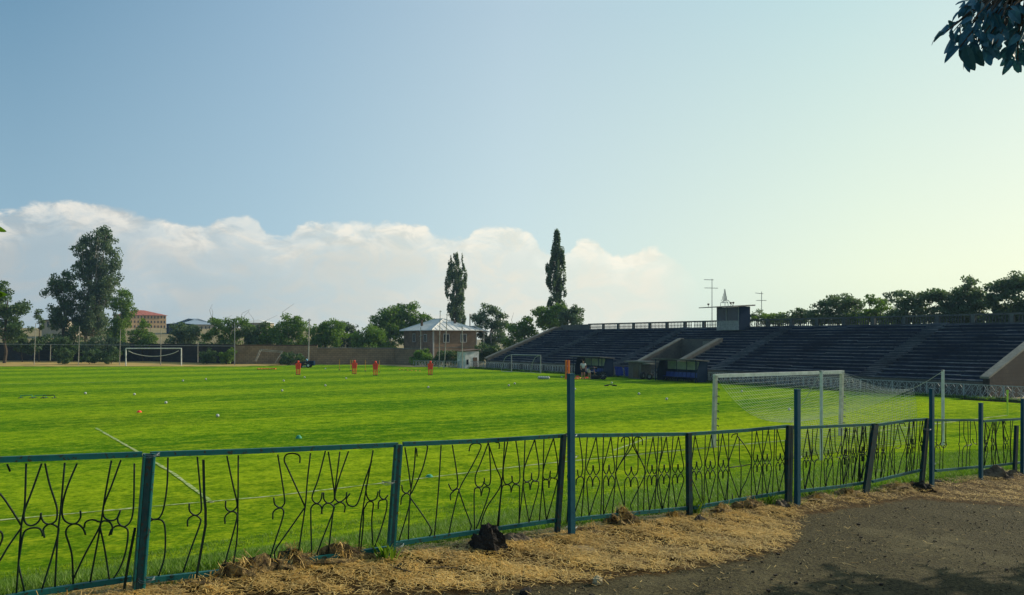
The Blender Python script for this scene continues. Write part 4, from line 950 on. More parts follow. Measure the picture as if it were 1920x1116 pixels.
# walls behind the far end
def wallrun(name,pts,h,t,m,label,cope=None,cat='wall'):
    c=(Vector(pts[0])+Vector(pts[-1]))/2; c.z=0; w=empty(name,c,label,cat)
    for i,(a,b) in enumerate(zip(pts,pts[1:])):
        a=Vector(a);b=Vector(b); ha=h[i] if isinstance(h,list) else h; rot=math.atan2((b-a).y,(b-a).x); mb=MB(); mid=(a+b)/2; L_=(b-a).length
        mb.box((mid.x,mid.y,ha/2-.1),(L_,t,ha+.2),rot); local_build(mb,'wall_section',m,w,Vector((mid.x,mid.y,0)),rot)
        if cope: mb=MB(); mb.box((mid.x,mid.y,ha+.07),(L_+.05,t+.15,.13),rot); mb.build('coping',cope,w)
    return w
def wp(px,Y): return (px2(px,Y),Y,0)
wallrun('stone_wall',[wp(440,114),wp(515,115),wp(595,116)],[2.75,2.7],.4,m_wall,'shaded brown stone wall behind the leaning goal frame',m_rust)
wallrun('stone_wall',[wp(595,116),wp(660,117),wp(740,118),wp(800,112)],[2.3,2.25,2.2],.4,m_wall,'long low tan stone wall running to the brick house',m_cope)
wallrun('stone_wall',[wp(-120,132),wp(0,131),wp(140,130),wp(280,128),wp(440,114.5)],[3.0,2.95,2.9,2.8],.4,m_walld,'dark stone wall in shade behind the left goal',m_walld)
def block(name,px0,px1,Y,zb,h,dep,m,mr,label,rows,cols,rot=0,roofh=2.5,hip=True):
    a=Vector((px2(px0,Y),Y,zb)); W_=px2(px1,Y)-px2(px0,Y); t=empty(name,a,label,'building')
    Mx=Matrix.Rotation(rot,3,'Z'); Q=lambda u,v,z:a+Mx@Vector((u,v,z)); L_=W_/math.cos(rot) if rot else W_
    def bx_(mb,u0,u1,v0,v1,z0,z1):
        vs=[Q(u,v,z) for u in(u0,u1) for v in(v0,v1) for z in(z0,z1)]; mb.add(vs,[(0,1,3,2),(4,6,7,5),(0,4,5,1),(2,3,7,6),(0,2,6,4),(1,5,7,3)])
    mb=MB(); bx_(mb,0,L_,0,dep,-6,h); mb.build('wall',m,t)
    mb=MB(); e=.6; v=[Q(-e,-e,h+.01),Q(L_+e,-e,h+.01),Q(L_+e,dep+e,h+.01),Q(-e,dep+e,h+.01),Q(dep*.5,dep/2,h+roofh),Q(L_-dep*.5,dep/2,h+roofh)]
    mb.add(v,[(0,1,5,4),(1,2,5),(2,3,4,5),(3,0,4),(3,2,1,0)]); mb.build('roof',mr,t)
    for r_ in range(rows):
        for c in range(cols):
            u=(c+.5)*L_/cols; z=h*(r_+.35)/rows; ww=L_/cols*.34; hh=h/rows*.5; mb=MB(); bx_(mb,u-ww/2,u+ww/2,-.06,-.02,z,z+hh); mb.build('window',m_dark,t)
    return t
block('apartment_block',224,290,300,gz(-150,300)-.5,5.6,14,m_ochre,m_roofr,'ochre three-storey block with red roof on the rise behind the trees',3,14,rot=R(36),roofh=2.2)
block('long_shed',338,390,285,4.6,4.6,16,m_cream,m_roofb,'cream shed with pale blue sheet roof right of the red-roofed block',1,9,rot=R(34),roofh=2.4)
block('low_barn',312,345,250,5.0,3.6,8,m_navy,m_navy,'dark low barn between the red-roofed block and the cream shed',1,3,roofh=.6)
block('low_house',455,500,260,5.2,4.0,8,m_cream,m_roofz,'low pale house half hidden behind the twiggy trees',1,4,roofh=1.3)
block('flat_block',78,118,230,6.2,3.2,10,m_cream,m_navy,'pale flat building seen between the dark trees on the left',1,5,roofh=.7)
# far end: ball-stop frame, goals, poles
bs=empty('ball_stop_frame',at(222,686),'tall thin wire-and-pole ball stop behind the left goal','ball stop')
YB=108
for x0,y0,x1,y1 in ((-60,640,-62,686),(67,606,64,684),(95,646,94,676),(149,612,147,686),(226,618,224,686),(302,616,301,686),(371,642,371,680),(440,604,440,685)):
    mb=MB(); mb.tube([atY(x1,y1,YB),atY(x0,y0,YB)],.05,6,.04); mb.build('pole',m_pole if x0<430 else m_greym,bs)
mb=MB(); mb.tube([atY(-60,645,YB),atY(150,646.5,YB),atY(440,649,YB)],.035,5); mb.build('top_wire',m_greym,bs)
def goal_frame(name,A_,B_,h,label,r=.06,back=None,m=None,group=None):
    t=empty(name,A_,label,'goal',group); m=m or m_white; Z=Vector((0,0,h)); 
    for p in(A_,B_): mb=MB(); mb.tube([p,p+Z],r,10); mb.build('goal_post',m,t)
    mb=MB(); mb.tube([A_+Z,B_+Z],r,10); mb.build('crossbar',m,t); return t
g1=goal_frame('football_goal',at(236,686.5),at(340,686),2.42,'white full-size goal at the far left end of the pitch',.075)
a,b=at(236,686.5)+Vector((0,.3,2.42)),at(340,686)+Vector((0,.3,2.42)); mb=MB(); mb.tube([a.lerp(b,.03+t*.9/12)-Vector((0,0,.35+.75*math.sin(PI*t/12)**.7)) for t in range(13)],.05,5); mb.build('rolled_net',m_net,g1)
hb_=[at(372,679),at(402,679.2),at(432,679.5)]; t=empty('railing',hb_[0],'low rusty pipe railing right of the left goal','railing')
for p in hb_: mb=MB(); mb.tube([p,p+Vector((0,0,1.45))],.06,6); mb.build('rail_post',m_pole,t)
mb=MB(); mb.tube([p+Vector((0,0,1.42)) for p in hb_],.06,6); mb.build('top_bar',m_pole,t)
Yg=110; t=empty('broken_goal',atY(478,678,Yg),'leaning broken small goal frame before the shaded stone wall','goal')
for nm,l in (('leaning_post',[(478,677),(487,657)]),('leaning_post',[(480,678),(490,656)]),('crossbar',[(487,655),(530,659)]),('crossbar',[(489,658),(528,661)]),('leaning_post',[(515,681.5),(530,658)])):
    mb=MB(); mb.tube([atY(x,y,Yg+(.4 if i else 0)) for i,(x,y) in enumerate(l)],.05,6); mb.build(nm,m_pole,t)
def pole(px0,y0,px1,y1,label,r=.05,m=None,lower=None,arms=(),zb=0):
    b=at(px1,y1,zb); Y=b.y; t=empty('pole',b,label,'pole'); top=atY(px0,y0,Y); mb=MB()
    mb.tube([b,top],r,7,r*.7); mb.build('shaft',m or m_pole,t)
    for l in arms: mb=MB(); mb.tube([atY(*q,Y) for q in l],r*.6,5); mb.build('cross_arm',m_greym,t)
    return t
pole(580,600,578,684,'concrete lamp pole before the stone wall, centre left',.11,m_pole,arms=[[(577,602),(580,598),(583,601)],[(578,609),(582,609)]])
pole(789,614,788,686,'thin pole with small lamps left of the brick house corner',.07,m_pole,arms=[[(786,621),(792,619)],[(786,631),(792,628)]])
pole(825.5,582,823,690.5,'tall thin steel pole before the brick house, with a short cross tip',.06,m_pole,arms=[[(824,585),(828,584)]])
pole(838.5,586,833,691,'leaning thin steel pole right beside the tall steel pole',.06,m_pole,arms=[[(836,590),(842,592)]])
pole(866.5,612,867,692,'thin pale pole standing before the white hut',.07,m_pole)
# portable training goal
def tgoal():
    P_=lambda x,y:(860+x/3.84,580+y/3.84)
    A_=at(*P_(380,452)); B_=at(*P_(590,462)); t=empty('training_goal',A_,'portable training goal with curved rear stays before the stand\'s left end','goal')
    Z=Vector((0,0,1.95)); bk=Vector((-sf*0-cs,-ss,0))*1.5
    for p in(A_,B_):
        mb=MB(); mb.tube([p,p+Z],.055,8); mb.build('goal_post',m_greym,t)
        e=at(*(P_(308,447) if p is A_ else P_(520,455))); mb=MB(); mb.tube(smooth([e,e.lerp(p,.12)+Z*.45,e.lerp(p,.45)+Z*.85,p+Z]),.035,6); mb.build('rear_stay',m_greym,t)
    mb=MB(); mb.tube([A_+Z,B_+Z],.055,8); mb.build('crossbar',m_greym,t)
    e0,e1=at(*P_(308,447)),at(*P_(520,455)); mb=MB(); mb.tube([A_,e0],.03,5); mb.tube([B_,e1],.03,5); mb.tube([e0,e1],.03,5); mb.build('ground_bar',m_greym,t)
    mb=MB(); mb.tube([p_+Vector((0,0,0)) for p_ in (at(*P_(435,420))+Vector((0,0,.0)),)]*1+[at(*P_(435,455))+Vector((0,0,.6)),at(*P_(470,455))+Vector((0,0,.65))],.03,5); 
tgoal()
# ---------------------------------------------------------------- the near goal with its net
GA,GB=at(1338,839),at(1576,817); GA=Vector((GA.x,GA.y,0)); GB=Vector((GB.x,GB.y,0))
goal=empty('football_goal',GA,'white full-size goal with a sagging net, nearest the fence','goal')
ud=(GB-GA).normalized(); bd=Vector((ud.y,-ud.x,0))           # bd: from the goal line towards the camera
m_post=mk('old_white_paint',(.60,.58,.50),(.38,.37,.32),5,.7,.2,.01); GH=2.44; lean=ud*.085
for p in(GA,GB):
    mb=MB(); mb.bar(p,p+lean+Vector((0,0,GH)),.12,.12,up=bd); o=mb.build('goal_post',m_post,goal)
    mb=MB()
    for i in range(9):
        c=p+lean*(i+1)/10+Vector((0,0,.25+i*.25)); mb.tube([c+ud*.05+bd*.06,c+ud*.09+bd*.11,c+ud*.07+bd*.12-Vector((0,0,.05))],.016,4)
    mb.build('net_hook',m_dark,o)
mb=MB(); mb.bar(GA+lean+Vector((0,0,GH+.0))-ud*.06,GB+lean+Vector((0,0,GH))+ud*.06,.12,.12); mb.build('crossbar',m_white,goal)
def netpt(s,t):           # s 0..1 along the goal, t 0..1 from crossbar round to the ground at the back
    L_=(GB-GA).length; D_=2.9
    base=GA+lean+ud*(L_*s)
    zb=1.95-.9*math.sin(PI*min(1,max(0,(1-s)*.9)))**1.0*.35-.75*(1-s)**1.3
    if t<.5:
        u=t/.5; z=GH*(1-u)+zb*u-.42*math.sin(PI*u)*(.55+.6*(1-s)); d=D_*u
    else:
        u=(t-.5)/.5; z=zb*(1-u)+.04*u; d=D_+.12*math.sin(PI*u)
    sh=ud*(.55*(s-.5)*min(1,t*2)*0+ .35*(1-s)*min(1,t*2)**2)
    p=base+bd*d+sh; return Vector((p.x,p.y,max(z+gz(p.x,p.y),gz(p.x,p.y)+.03)))
mb=MB(); ns,nt=56,40
for i in range(ns+1): mb.tube([netpt(i/ns,j/nt) for j in range(nt+1)],  .0036,3,cap=False)
for j in range(1,nt+1): mb.tube([netpt(i/ns,j/nt) for i in range(ns+1)],  .0036,3,cap=False)
# right side curtain
for j in range(20):
    z=GH*(1-j/20); q=netpt(1,.5); z2=min(z,q.z-.1*j*0) 
    a=GB+lean+Vector((0,0,z)); b=Vector((q.x,q.y,max(.04,z*q.z/GH))); m_=(a+b)/2-Vector((0,0,.12*z/GH)); mb.tube([a,m_,b],  .0036,3,cap=False)
for i in range(1,18):
    f=i/18; a=GB+lean+Vector((0,0,GH)); q=netpt(1,.5*f); mb.tube([q,Vector((q.x,q.y,.04))],  .0036,3,cap=False)
mb.build('net',m_net,goal)
def npole(px,ytop,n_,label,ropes):
    a=(px-960)/F; Yp=n_/(cf-a*sf); b=Vector((a*Yp,Yp,gz(a*Yp,Yp)-.05)); t=empty('net_pole',b,label,'pole'); top=Vector((b.x,b.y,pz(ytop,Yp)))
    mb=MB(); mb.tube([b,top],.05,8); mb.build('shaft',m_white,t); mb=MB(); mb.box(top-Vector((0,0,.02)),(.16,.05,.05),TF); mb.build('hook_plate',m_greym,t)
    mb=MB(); 
    for r_ in ropes: mb.tube([top-Vector((0,0,.04)),(top+r_)/2-Vector((0,0,.05)),r_],.008,4)
    mb.build('rope',m_net,t)
npole(1540,695,sn(*(GA+ud*.9+bd*3.9)[:2])[1],'white steel pole standing behind the goal net, left of the right post',[netpt(.0,.5)])
npole(1768,694,sn(*(GB+bd*4.0)[:2])[1],'white steel pole right of the goal, its rope holding the net',[netpt(1,.5)])
# corner flag
c=at(1889,779); t=empty('corner_flag',c,'thin lime-yellow corner pole near the right edge','flag pole'); mb=MB(); mb.tube([c,c+Vector((0,0,1.22))],.035,6); mb.build('pole',m_flag,t); mb=MB(); mb.box(c+Vector((0,0,1.15)),(.1,.03,.16)); mb.build('tip',m_flag,t)
# ================================================================ TRAINING KIT
def mannequin(loc,label):
    t=empty('training_mannequin',loc,label,'mannequin','red training mannequins on the pitch'); h=1.46; fr=Vector((1,0,0)); k_=.82; base_l=Vector(loc); 
    def slab(mb,pts,th=.05):
        n=len(pts); c=Vector(loc); vs=[c+Vector((x,-th/2,z)) for x,z in pts]+[c+Vector((x,th/2,z)) for x,z in pts]
        mb.add(vs,[tuple(range(n)),tuple(range(n,2*n))[::-1]]+[(i,i+n,(i+1)%n+n,(i+1)%n) for i in range(n)])
    mb=MB(); slab(mb,[(-.24,.72),(.24,.72),(.27,1.05),(.31,1.36),(.26,1.45),(.10,1.50),(-.10,1.50),(-.26,1.45),(-.31,1.36),(-.27,1.05)],.09); mb.build('torso',m_red,t)
    mb=MB(); mb.lathe(Vector(loc)+Vector((0,0,1.49)),[(.05,0),(.10,.05),(.13,.14),(.12,.24),(.07,.30),(.02,.31)],12); mb.build('head',m_red,t,smooth=True)
    for sg in(-1,1):
        mb=MB(); slab(mb,[(sg*.24,.72),(sg*.14,.72),(sg*.12,.06),(sg*.20,.06)]); mb.build('leg',m_red,t)
    mb=MB(); slab(mb,[(-.04,.72),(.04,.72),(.035,.06),(-.035,.06)]); slab(mb,[(-.12,.5),(.12,.5),(.12,.46),(-.12,.46)],.04); mb.build('centre_strut',m_red,t)
    mb=MB(); mb.box(Vector(loc)+Vector((0,0,.03)),(.5,.4,.07)); mb.build('base',m_black,t); t.scale=(.95,.82,.82)
for px,py,lb in ((559,703,'leftmost red mannequin, in front of the riding mower'),(664.5,701.5,'second red mannequin from the left, beside a pair of yellow poles'),(704,704,'third red mannequin from the left, beside a single yellow pole'),(807,703.5,'rightmost red mannequin, alone before the poles and white hut')): mannequin(at(px,py),lb)
def spole(px,yt,yb,label,m=m_yel,r=.03,hd=True):
    c=at(px,yb); t=empty('slalom_pole',c,label,'pole','yellow slalom poles'); top=pz(yt,c.y); mb=MB(); mb.tube([c,Vector((c.x,c.y,top))],r,6); mb.build('pole',m,t); mb=MB(); mb.lathe(c,[(.11,0),(.10,.05),(.03,.08)],8); mb.build('base',m_black,t)
spole(636.5,674,694,'lone yellow pole farthest left'); spole(657,675,695,'left of the two close yellow poles'); spole(660.5,675,695.5,'right of the two close yellow poles'); spole(685,675,696,'yellow pole midway between two red mannequins'); spole(711.5,676,698,'yellow pole just right of the third mannequin')
for px,lb in ((1061.5,'left thick orange post behind the first tall fence post'),(1066.5,'right thick orange post behind the first tall fence post')):
    c=at(px,711); t=empty('orange_post',c,lb,'post'); mb=MB(); mb.bar(c,c+Vector((0,0,1.75)),.16,.12); mb.build('shaft',m_org,t); mb=MB(); mb.box(c+Vector((0,0,.04)),(.3,.3,.07)); mb.build('foot',m_org,t)
def ball(px,py,label,r=.078,m=None,group='balls scattered on the pitch'):
    c=at(px,py+.5); mb=MB(); mb.lathe(c+Vector((0,0,r)),[(r*math.sin(PI*i/8)+.0005,-r*math.cos(PI*i/8)) for i in range(9)],12); tag(mb.build('ball',m or m_ball,loc=c,smooth=True),label,'ball',group)
BL=[(160,739,'white ball above the leftmost panel, right of the green hurdles'),(252,741,'white ball left of the red cone'),(311,757,'white ball between the red cone and the far goal'),(408,782,'white ball nearest the second fence panel'),(343,715,'white ball just before the far left goal'),(386,712,'white ball right of the one before the far goal'),(532,715,'white ball below the orange ladder'),(529,734,'white ball in line under the orange ladder, closer'),(571,708.5,'white ball at the leftmost mannequin\'s foot'),(610,724,'faint white ball between first and second mannequins'),(649,710.5,'white ball below the two close yellow poles'),(610,692,'white ball on the grass before the stone wall'),(954,724,'left of two white balls in mid-pitch'),(965,720.5,'right of two white balls in mid-pitch'),(803,727.5,'white ball under the rightmost mannequin'),(1053,708,'white ball left of the orange posts'),(1147,719,'white ball above the dark green flat hurdle'),(1198,740,'white ball in front of the block hut'),(1250,750,'white ball before the right-hand shelter'),(1391,735,'white ball seen through the near goal, left'),(1480,770,'white ball seen through the goal net'),(1078,731,'white ball just right of the first tall post')]
for b_ in BL: ball(*b_)
for i,px in enumerate((1011,1015,1019,1023.5,1028)): ball(px,710.5+i*.1,('leftmost','second','middle','fourth','rightmost')[i]+' white ball of the tight row lying on mid-pitch before the stand',.14,group='row of white balls before the stand')
def cone(px,py,m,label,r=.13,h=.1,cat='cone',grp=None,nm='marker_cone'):
    c=at(px,py+.3); mb=MB(); mb.lathe(c,[(r,0),(r,.012),(r*.45,h),(r*.3,h)],14); tag(mb.build(nm,m,loc=c),label,cat,grp)
cone(261,773,m_red,'small red-orange cone on the left of the pitch'); cone(560,821.5,m_gcone,'green and white cone close behind the second fence panel',.12,.11); cone(805,894.5,m_gcone,'green marker cone seen through the third fence panel',.11,.07)
for i in range(6): cone(749+i*7.6,693.2+i*.55,m_yel,('leftmost','second','third','fourth','fifth','rightmost')[i]+' small yellow disc of the line laid left of the rightmost mannequin',.12,.08,grp='line of yellow discs',nm='marker_disc')
for px,py,m,lb in ((1083,707,m_red,'red disc by the standing person'),(1087,709.5,m_yel,'yellow disc nearest the standing person'),(1095,710.5,m_yel,'yellow disc between the two people'),(1081,710.5,m_org,'orange disc left of the yellow ones'),(1100,709,m_red,'red disc at the bending person\'s feet')): cone(px,py,m,lb,.22,.12,'disc')
for px,lb in ((49,'left'),(75,'middle'),(91,'right')):
    c=at(px,746.5); t=empty('low_hurdle',c,lb+' one of three dark green low hurdles lying at the left','hurdle','dark green low hurdles'); mb=MB()
    mb.tube([c+Vector((-.35,0,.02)),c+Vector((-.33,0,.16)),c+Vector((.33,.05,.18)),c+Vector((.36,.05,.02))],.025,6); mb.build('frame',m_gcone if px!=91 else m_teald,t); mb=MB(); mb.box(c+Vector((-.35,0,.02)),(.08,.4,.03)); mb.box(c+Vector((.35,0,.02)),(.08,.4,.03)); mb.build('foot',m_black,t)
c=at(1145,724); t=empty('low_hurdle',c,'dark green flat hurdle lying in front of the blue sheets','hurdle'); mb=MB(); mb.tube([c+Vector((-.5,0,.03)),c+Vector((-.1,.05,.12)),c+Vector((.5,0,.05))],.035,6); mb.build('frame',m_teald,t); mb=MB(); mb.box(c+Vector((-.3,0,.03)),(.3,.2,.04)); mb.box(c+Vector((.3,.1,.03)),(.3,.2,.04)); mb.build('foot',m_black,t)
c=at(500,693.5); t=empty('agility_ladder',c,'orange agility ladder bundled on the far grass','ladder'); mb=MB()
for sg in(-1,1): mb.bar(c+Vector((-1.1,sg*.25,.08)),c+Vector((1.1,sg*.2,.16)),.05)
mb.build('side_strap',m_org,t); mb=MB()
for i in range(7): x=-1+i*.33; mb.box(c+Vector((x,0,.12)),(.22,.5,.09))
mb.build('rung',m_org,t)
# ================================================================ TREES
def foliage(clusters,n,size,seed,asp=.6,up=.3):
    """clusters: array (k,7) centre, sigma xyz, weight -> leaf quads"""
    r=np.random.default_rng(seed); C=np.array(clusters); w=C[:,6]/C[:,6].sum(); idx=r.choice(len(C),n,p=w)
    d=r.normal(0,1,(n,3)); d/=np.linalg.norm(d,axis=1)[:,None]; rad=r.uniform(0,1,n)**.45
    P=C[idx,:3]+d*rad[:,None]*C[idx,3:6]
    a=r.normal(0,1,(n,3)); a[:,2]+=up; a/=np.linalg.norm(a,axis=1)[:,None]
    b=np.cross(a,r.normal(0,1,(n,3))); b/=np.linalg.norm(b,axis=1)[:,None]
    s=size*r.uniform(.55,1.35,n)[:,None]; A=a*s*.5; B=b*s*.5*asp
    V=np.stack([P-A,P+B-A*.15,P+A,P-B-A*.15],1).reshape(-1,3)
    cr=r.random(len(C)); rnd=np.clip(cr[idx]*.75+r.random(n)*.35,0,1)
    return V,np.arange(4*n).reshape(n,4),rnd
def crown_clusters(blobs,k,cs_,seed,fl=.75,shell=.55):
    r=np.random.default_rng(seed); out=[]; vol=np.array([b[3]*b[4]*b[5] for b in blobs])**.67; cnt=np.maximum(2,(k*vol/vol.sum()).astype(int))
    for b,c in zip(blobs,cnt):
        for _ in range(c):
            d=r.normal(0,1,3); d/=np.linalg.norm(d); q=r.uniform(shell**3,1.05)**(1/3)*r.uniform(.85,1.1)
            p=np.array(b[:3])+d*q*np.array(b[3:6]); s=cs_*r.uniform(.55,1.3); out.append((*p,s,s,s*fl,s*s))
    return out
def tree(name,label,cat,loc,blobs,mat,n=5000,size=.3,k=60,cs_=.8,seed=1,trunk=.2,bark=None,group=None,asp=.6,limbs=9,fl=.75,shell=.55,up=.3,twigs=0,multi=1):
    loc=Vector(loc); t=empty(name,loc,label,cat,group); bark=bark or m_bark
    cl=crown_clusters(blobs,k,cs_,seed,fl,shell); V,Fq,rnd=foliage(cl,n,size,seed+50,asp,up)
    npmesh('crown',V,Fq,mat,parent=t,rnd=rnd)
    r=random.Random(seed); mb=MB(); zc=sum(b[2] for b in blobs)/len(blobs); top=max(b[2]+b[5]*.6 for b in blobs); cx=sum(b[0] for b in blobs)/len(blobs)
    for m_i in range(multi):
        ox=(m_i-(multi-1)/2)*trunk*2.5
        sp=[Vector((ox*(1+i*.25)+cx*(i/5)**1.2+(r.gauss(0,.12) if i else 0),(r.gauss(0,.1) if i else 0),top*.8*i/5-.1)) for i in range(6)]
        mb.tube([loc+p for p in sp],trunk,8,trunk*.3)
        for i in range(limbs):
            f=r.uniform(.25,.95); a=sp[int(f*5)].lerp(sp[min(5,int(f*5)+1)],f*5%1); c=cl[r.randrange(len(cl))]; e=Vector(c[:3]); 
            mid=a.lerp(e,.5)+Vector((0,0,-.1*(e-a).length)); mb.tube([loc+a,loc+mid,loc+e],trunk*.35*(1.1-f*.6),5,trunk*.08)
    for i in range(twigs):
        c=cl[r.randrange(len(cl))]; e=Vector(c[:3]); l=r.uniform(1.5,3.6); mb.tube([loc+e,loc+e+Vector((r.gauss(0,.5),0,l*.6)),loc+e+Vector((r.gauss(.3,.9),0,l))],.035,4,.012)
    mb.build('trunk',bark,t); return t
def pxb(px,py,hw,hh,Y,loc,dy=None,off=0):       # an ellipsoid of the crown, sized from its true extent at distance Y
    s=Y/F; return (px2(px,Y)-loc[0],off,pz(py,Y)-loc[2],hw*s,(dy or hw)*s,hh*s)
def ptree(name,label,px,Y,parts,mat,**kw):
    x=px2(px,Y); loc=(x,Y,gz(x,Y)); bl=[pxb(a,b,c,d,Y,loc,off=random.uniform(-.6,.6)) for a,b,c,d in parts]
    return tree(name,label,kw.pop('cat','tree'),loc,bl,mat,**kw)
# the big poplar group on the left
ptree('broad_poplar','tall bushy poplar with pale twin trunks, the highest tree on the left',165,138,[(184,448,27,22),(164,474,22,30),(198,486,24,36),(160,505,20,22),(180,520,30,36),(204,530,18,22),(192,556,24,28),(172,582,30,28),(186,612,26,24),(152,608,22,22)],m_lC,n=22000,size=.38,k=360,cs_=.8,seed=11,trunk=.32,bark=m_barkl,limbs=40,fl=1.1,shell=.3,up=1.1,multi=2)
ptree('broad_poplar','shorter dark poplar leaning at the left shoulder of the highest one',118,136,[(120,530,22,20),(105,548,15,20),(132,555,22,24),(116,585,26,26),(128,618,30,24)],m_lB,n=9500,size=.38,k=110,cs_=.85,seed=12,trunk=.22,limbs=20,fl=1.,shell=.3,up=.8)
ptree('slender_tree','loose upright tree at the right foot of the highest poplar',226,134,[(236,556,9,12),(222,568,12,14),(238,582,12,18),(226,605,17,22),(218,632,18,18)],m_lA,n=6500,size=.34,k=80,cs_=.7,seed=13,trunk=.14,bark=m_barkl,limbs=20,fl=1.3,shell=.2,up=1.,twigs=4)
ptree('dark_tree','dark rounded tree cut by the left picture edge',8,118,[(-8,545,26,20),(-12,580,34,28),(18,585,22,20),(38,580,16,12),(10,615,30,26),(40,615,20,22)],m_lB,n=9000,size=.36,k=90,cs_=1.,seed=14,trunk=.25,shell=.3)
ptree('cypress','thin dark spire between the left-edge tree and the poplars',73,125,[(73,590,4,14),(73,615,6,22),(73,645,8,18)],m_lB,n=1800,size=.28,k=24,cs_=.5,seed=15,trunk=.1,shell=.1)
ptree('dark_bush','dark bush below the thin spire, behind the ball stop',42,124,[(30,640,18,16),(52,648,18,16)],m_lB,n=2500,size=.34,k=40,cs_=.8,seed=16,trunk=.1,cat='bush')
ptree('dark_bush','dark undergrowth left of the poplar trunks',100,128,[(90,640,20,14),(112,648,20,16),(138,645,18,18)],m_lB,n=4000,size=.34,k=60,cs_=.8,seed=17,trunk=.1,cat='bush')
ptree('olive_bush','grey-green undergrowth right of the poplar trunks',188,126,[(172,650,18,16),(200,650,20,18),(222,655,16,14)],m_lC,n=4000,size=.32,k=60,cs_=.7,seed=18,trunk=.1,cat='bush')
ptree('small_tree','small pointed green tree before the red-roofed block',268,128,[(268,612,10,14),(262,632,18,16),(275,638,18,14)],m_lA,n=4200,size=.3,k=60,cs_=.65,seed=19,trunk=.12,twigs=4)
ptree('rounded_bush','rounded olive bush before the cream shed',345,128,[(340,618,18,12),(358,625,20,14),(342,640,26,14)],m_lC,n=4800,size=.32,k=70,cs_=.75,seed=20,trunk=.12,cat='bush')
ptree('twiggy_tree','ragged tree with bare twigs on top, left of centre-left pole',430,128,[(405,602,12,8),(428,610,20,12),(448,605,18,11),(405,632,20,14),(432,634,24,16),(462,620,16,12)],m_lA,n=7000,size=.32,k=90,cs_=.75,seed=21,trunk=.16,shell=.4,twigs=9)
ptree('hedge_bush','dull green bush under the ragged tree',400,124,[(385,655,18,14),(415,655,20,14),(437,660,14,14)],m_lB,n=3200,size=.3,k=50,cs_=.7,seed=22,trunk=.1,cat='bush')
ptree('leafy_tree','leafy tree with an uneven top left of the lamp pole',545,126,[(548,600,14,8),(530,618,24,14),(560,615,18,16),(505,628,22,16),(545,640,34,16)],m_lA,n=8500,size=.33,k=110,cs_=.85,seed=23,trunk=.18,twigs=4)
ptree('leafy_tree','low bushy tree between the ragged tree and the lamp pole',480,127,[(470,625,18,14),(495,612,10,6),(490,640,24,16),(462,645,18,14)],m_lB,n=5000,size=.32,k=70,cs_=.8,seed=24,trunk=.14)
ptree('leafy_tree','fresh green tree right behind the lamp pole',610,124,[(600,625,22,16),(625,612,18,12),(625,632,24,20),(590,642,20,14)],m_lD,n=7500,size=.33,k=100,cs_=.8,seed=25,trunk=.18)
ptree('leafy_tree','greyish tree right of the fresh green one',650,130,[(645,612,14,8),(655,625,20,14),(650,642,26,14)],m_lC,n=4800,size=.33,k=70,cs_=.8,seed=26,trunk=.15)
ptree('leafy_tree','low green tree before the two round trees left of the house',690,124,[(680,632,20,14),(705,630,20,16),(690,648,28,12)],m_lD,n=5500,size=.33,k=80,cs_=.8,seed=27,trunk=.15)
ptree('walnut_tree','rounded green tree at the left of the pair by the house',728,134,[(730,590,20,14),(715,612,26,20),(740,615,24,22),(725,640,28,16)],m_lA,n=9000,size=.36,k=110,cs_=.95,seed=28,trunk=.25)
ptree('walnut_tree','rounded green tree at the right of the pair, touching the house roof',765,137,[(765,584,22,14),(758,605,24,18),(785,602,22,14),(805,604,18,10),(770,630,28,18)],m_lD,n=9000,size=.36,k=110,cs_=.95,seed=29,trunk=.25)
def poplar(px,Y,yt,yb,hw,prof,label,seed,mat,extra=()):
    x=px2(px,Y); loc=(x,Y,0); s=Y/F; r=random.Random(seed); cl=[]; zt,zb=pz(yt,Y),pz(yb,Y)
    mb=MB(); t=empty('lombardy_poplar',loc,label,'tree','lombardy poplars beyond the far corner')
    for i in range(120):
        f=r.random()**.9; z=zb+(zt-zb)*f; k=min(len(prof)-2,int(f*(len(prof)-1))); w=hw*s*(prof[k]+(prof[k+1]-prof[k])*(f*(len(prof)-1)-k))
        a=r.uniform(0,2*PI); q=w*r.uniform(.25,1.); c=(math.cos(a)*q,math.sin(a)*q,z-.6); h=r.uniform(.7,1.5)*(1 if f<.85 else .8); w0=.34*r.uniform(.6,1.3)*(1 if f<.8 else .6); cl.append((*c,w0,w0,h,w0))
        if i%2==0: mb.tube([Vector(loc)+Vector((0,0,max(.5,z-3.2))),Vector(loc)+Vector((c[0]*.8,c[1]*.8,z-1.2)),Vector(loc)+Vector((c[0],c[1],z+h*.5))],.05,4,.015)
    V,Fq,rnd=foliage(cl,13000,.32,seed,.6,1.2); npmesh('crown',V,Fq,mat,parent=t,rnd=rnd)
    mb.tube([Vector(loc),Vector(loc)+Vector((.1,0,zt*.5)),Vector(loc)+Vector((0,0,zt-1))],.26,8,.04); mb.build('trunk',m_bark,t); return t
poplar(855,142,474,612,20,[.9,1.0,.95,.9,.95,1.05,1.0,.85,.5],'left columnar poplar with a forked top, right behind the brick house',31,m_lC)
poplar(1043,118,430,604,20,[1.15,1.1,.95,.8,.85,.9,.75,.5,.12],'right columnar poplar with a sharp tip, behind the stand\'s left end',32,m_lC)
ptree('leafy_tree','round pale-topped tree between the two columnar poplars',920,128,[(918,582,17,12),(905,600,18,16),(935,600,17,18),(920,625,30,22),(930,645,24,16)],m_lC,n=8500,size=.34,k=110,cs_=.85,seed=33,trunk=.2,shell=.35)
ptree('leafy_tree','low tree just left of the stand\'s sloping end wall',985,116,[(988,605,14,8),(975,618,20,14),(992,625,18,14),(965,640,22,16)],m_lA,n=5600,size=.32,k=80,cs_=.75,seed=34,trunk=.16,twigs=3)
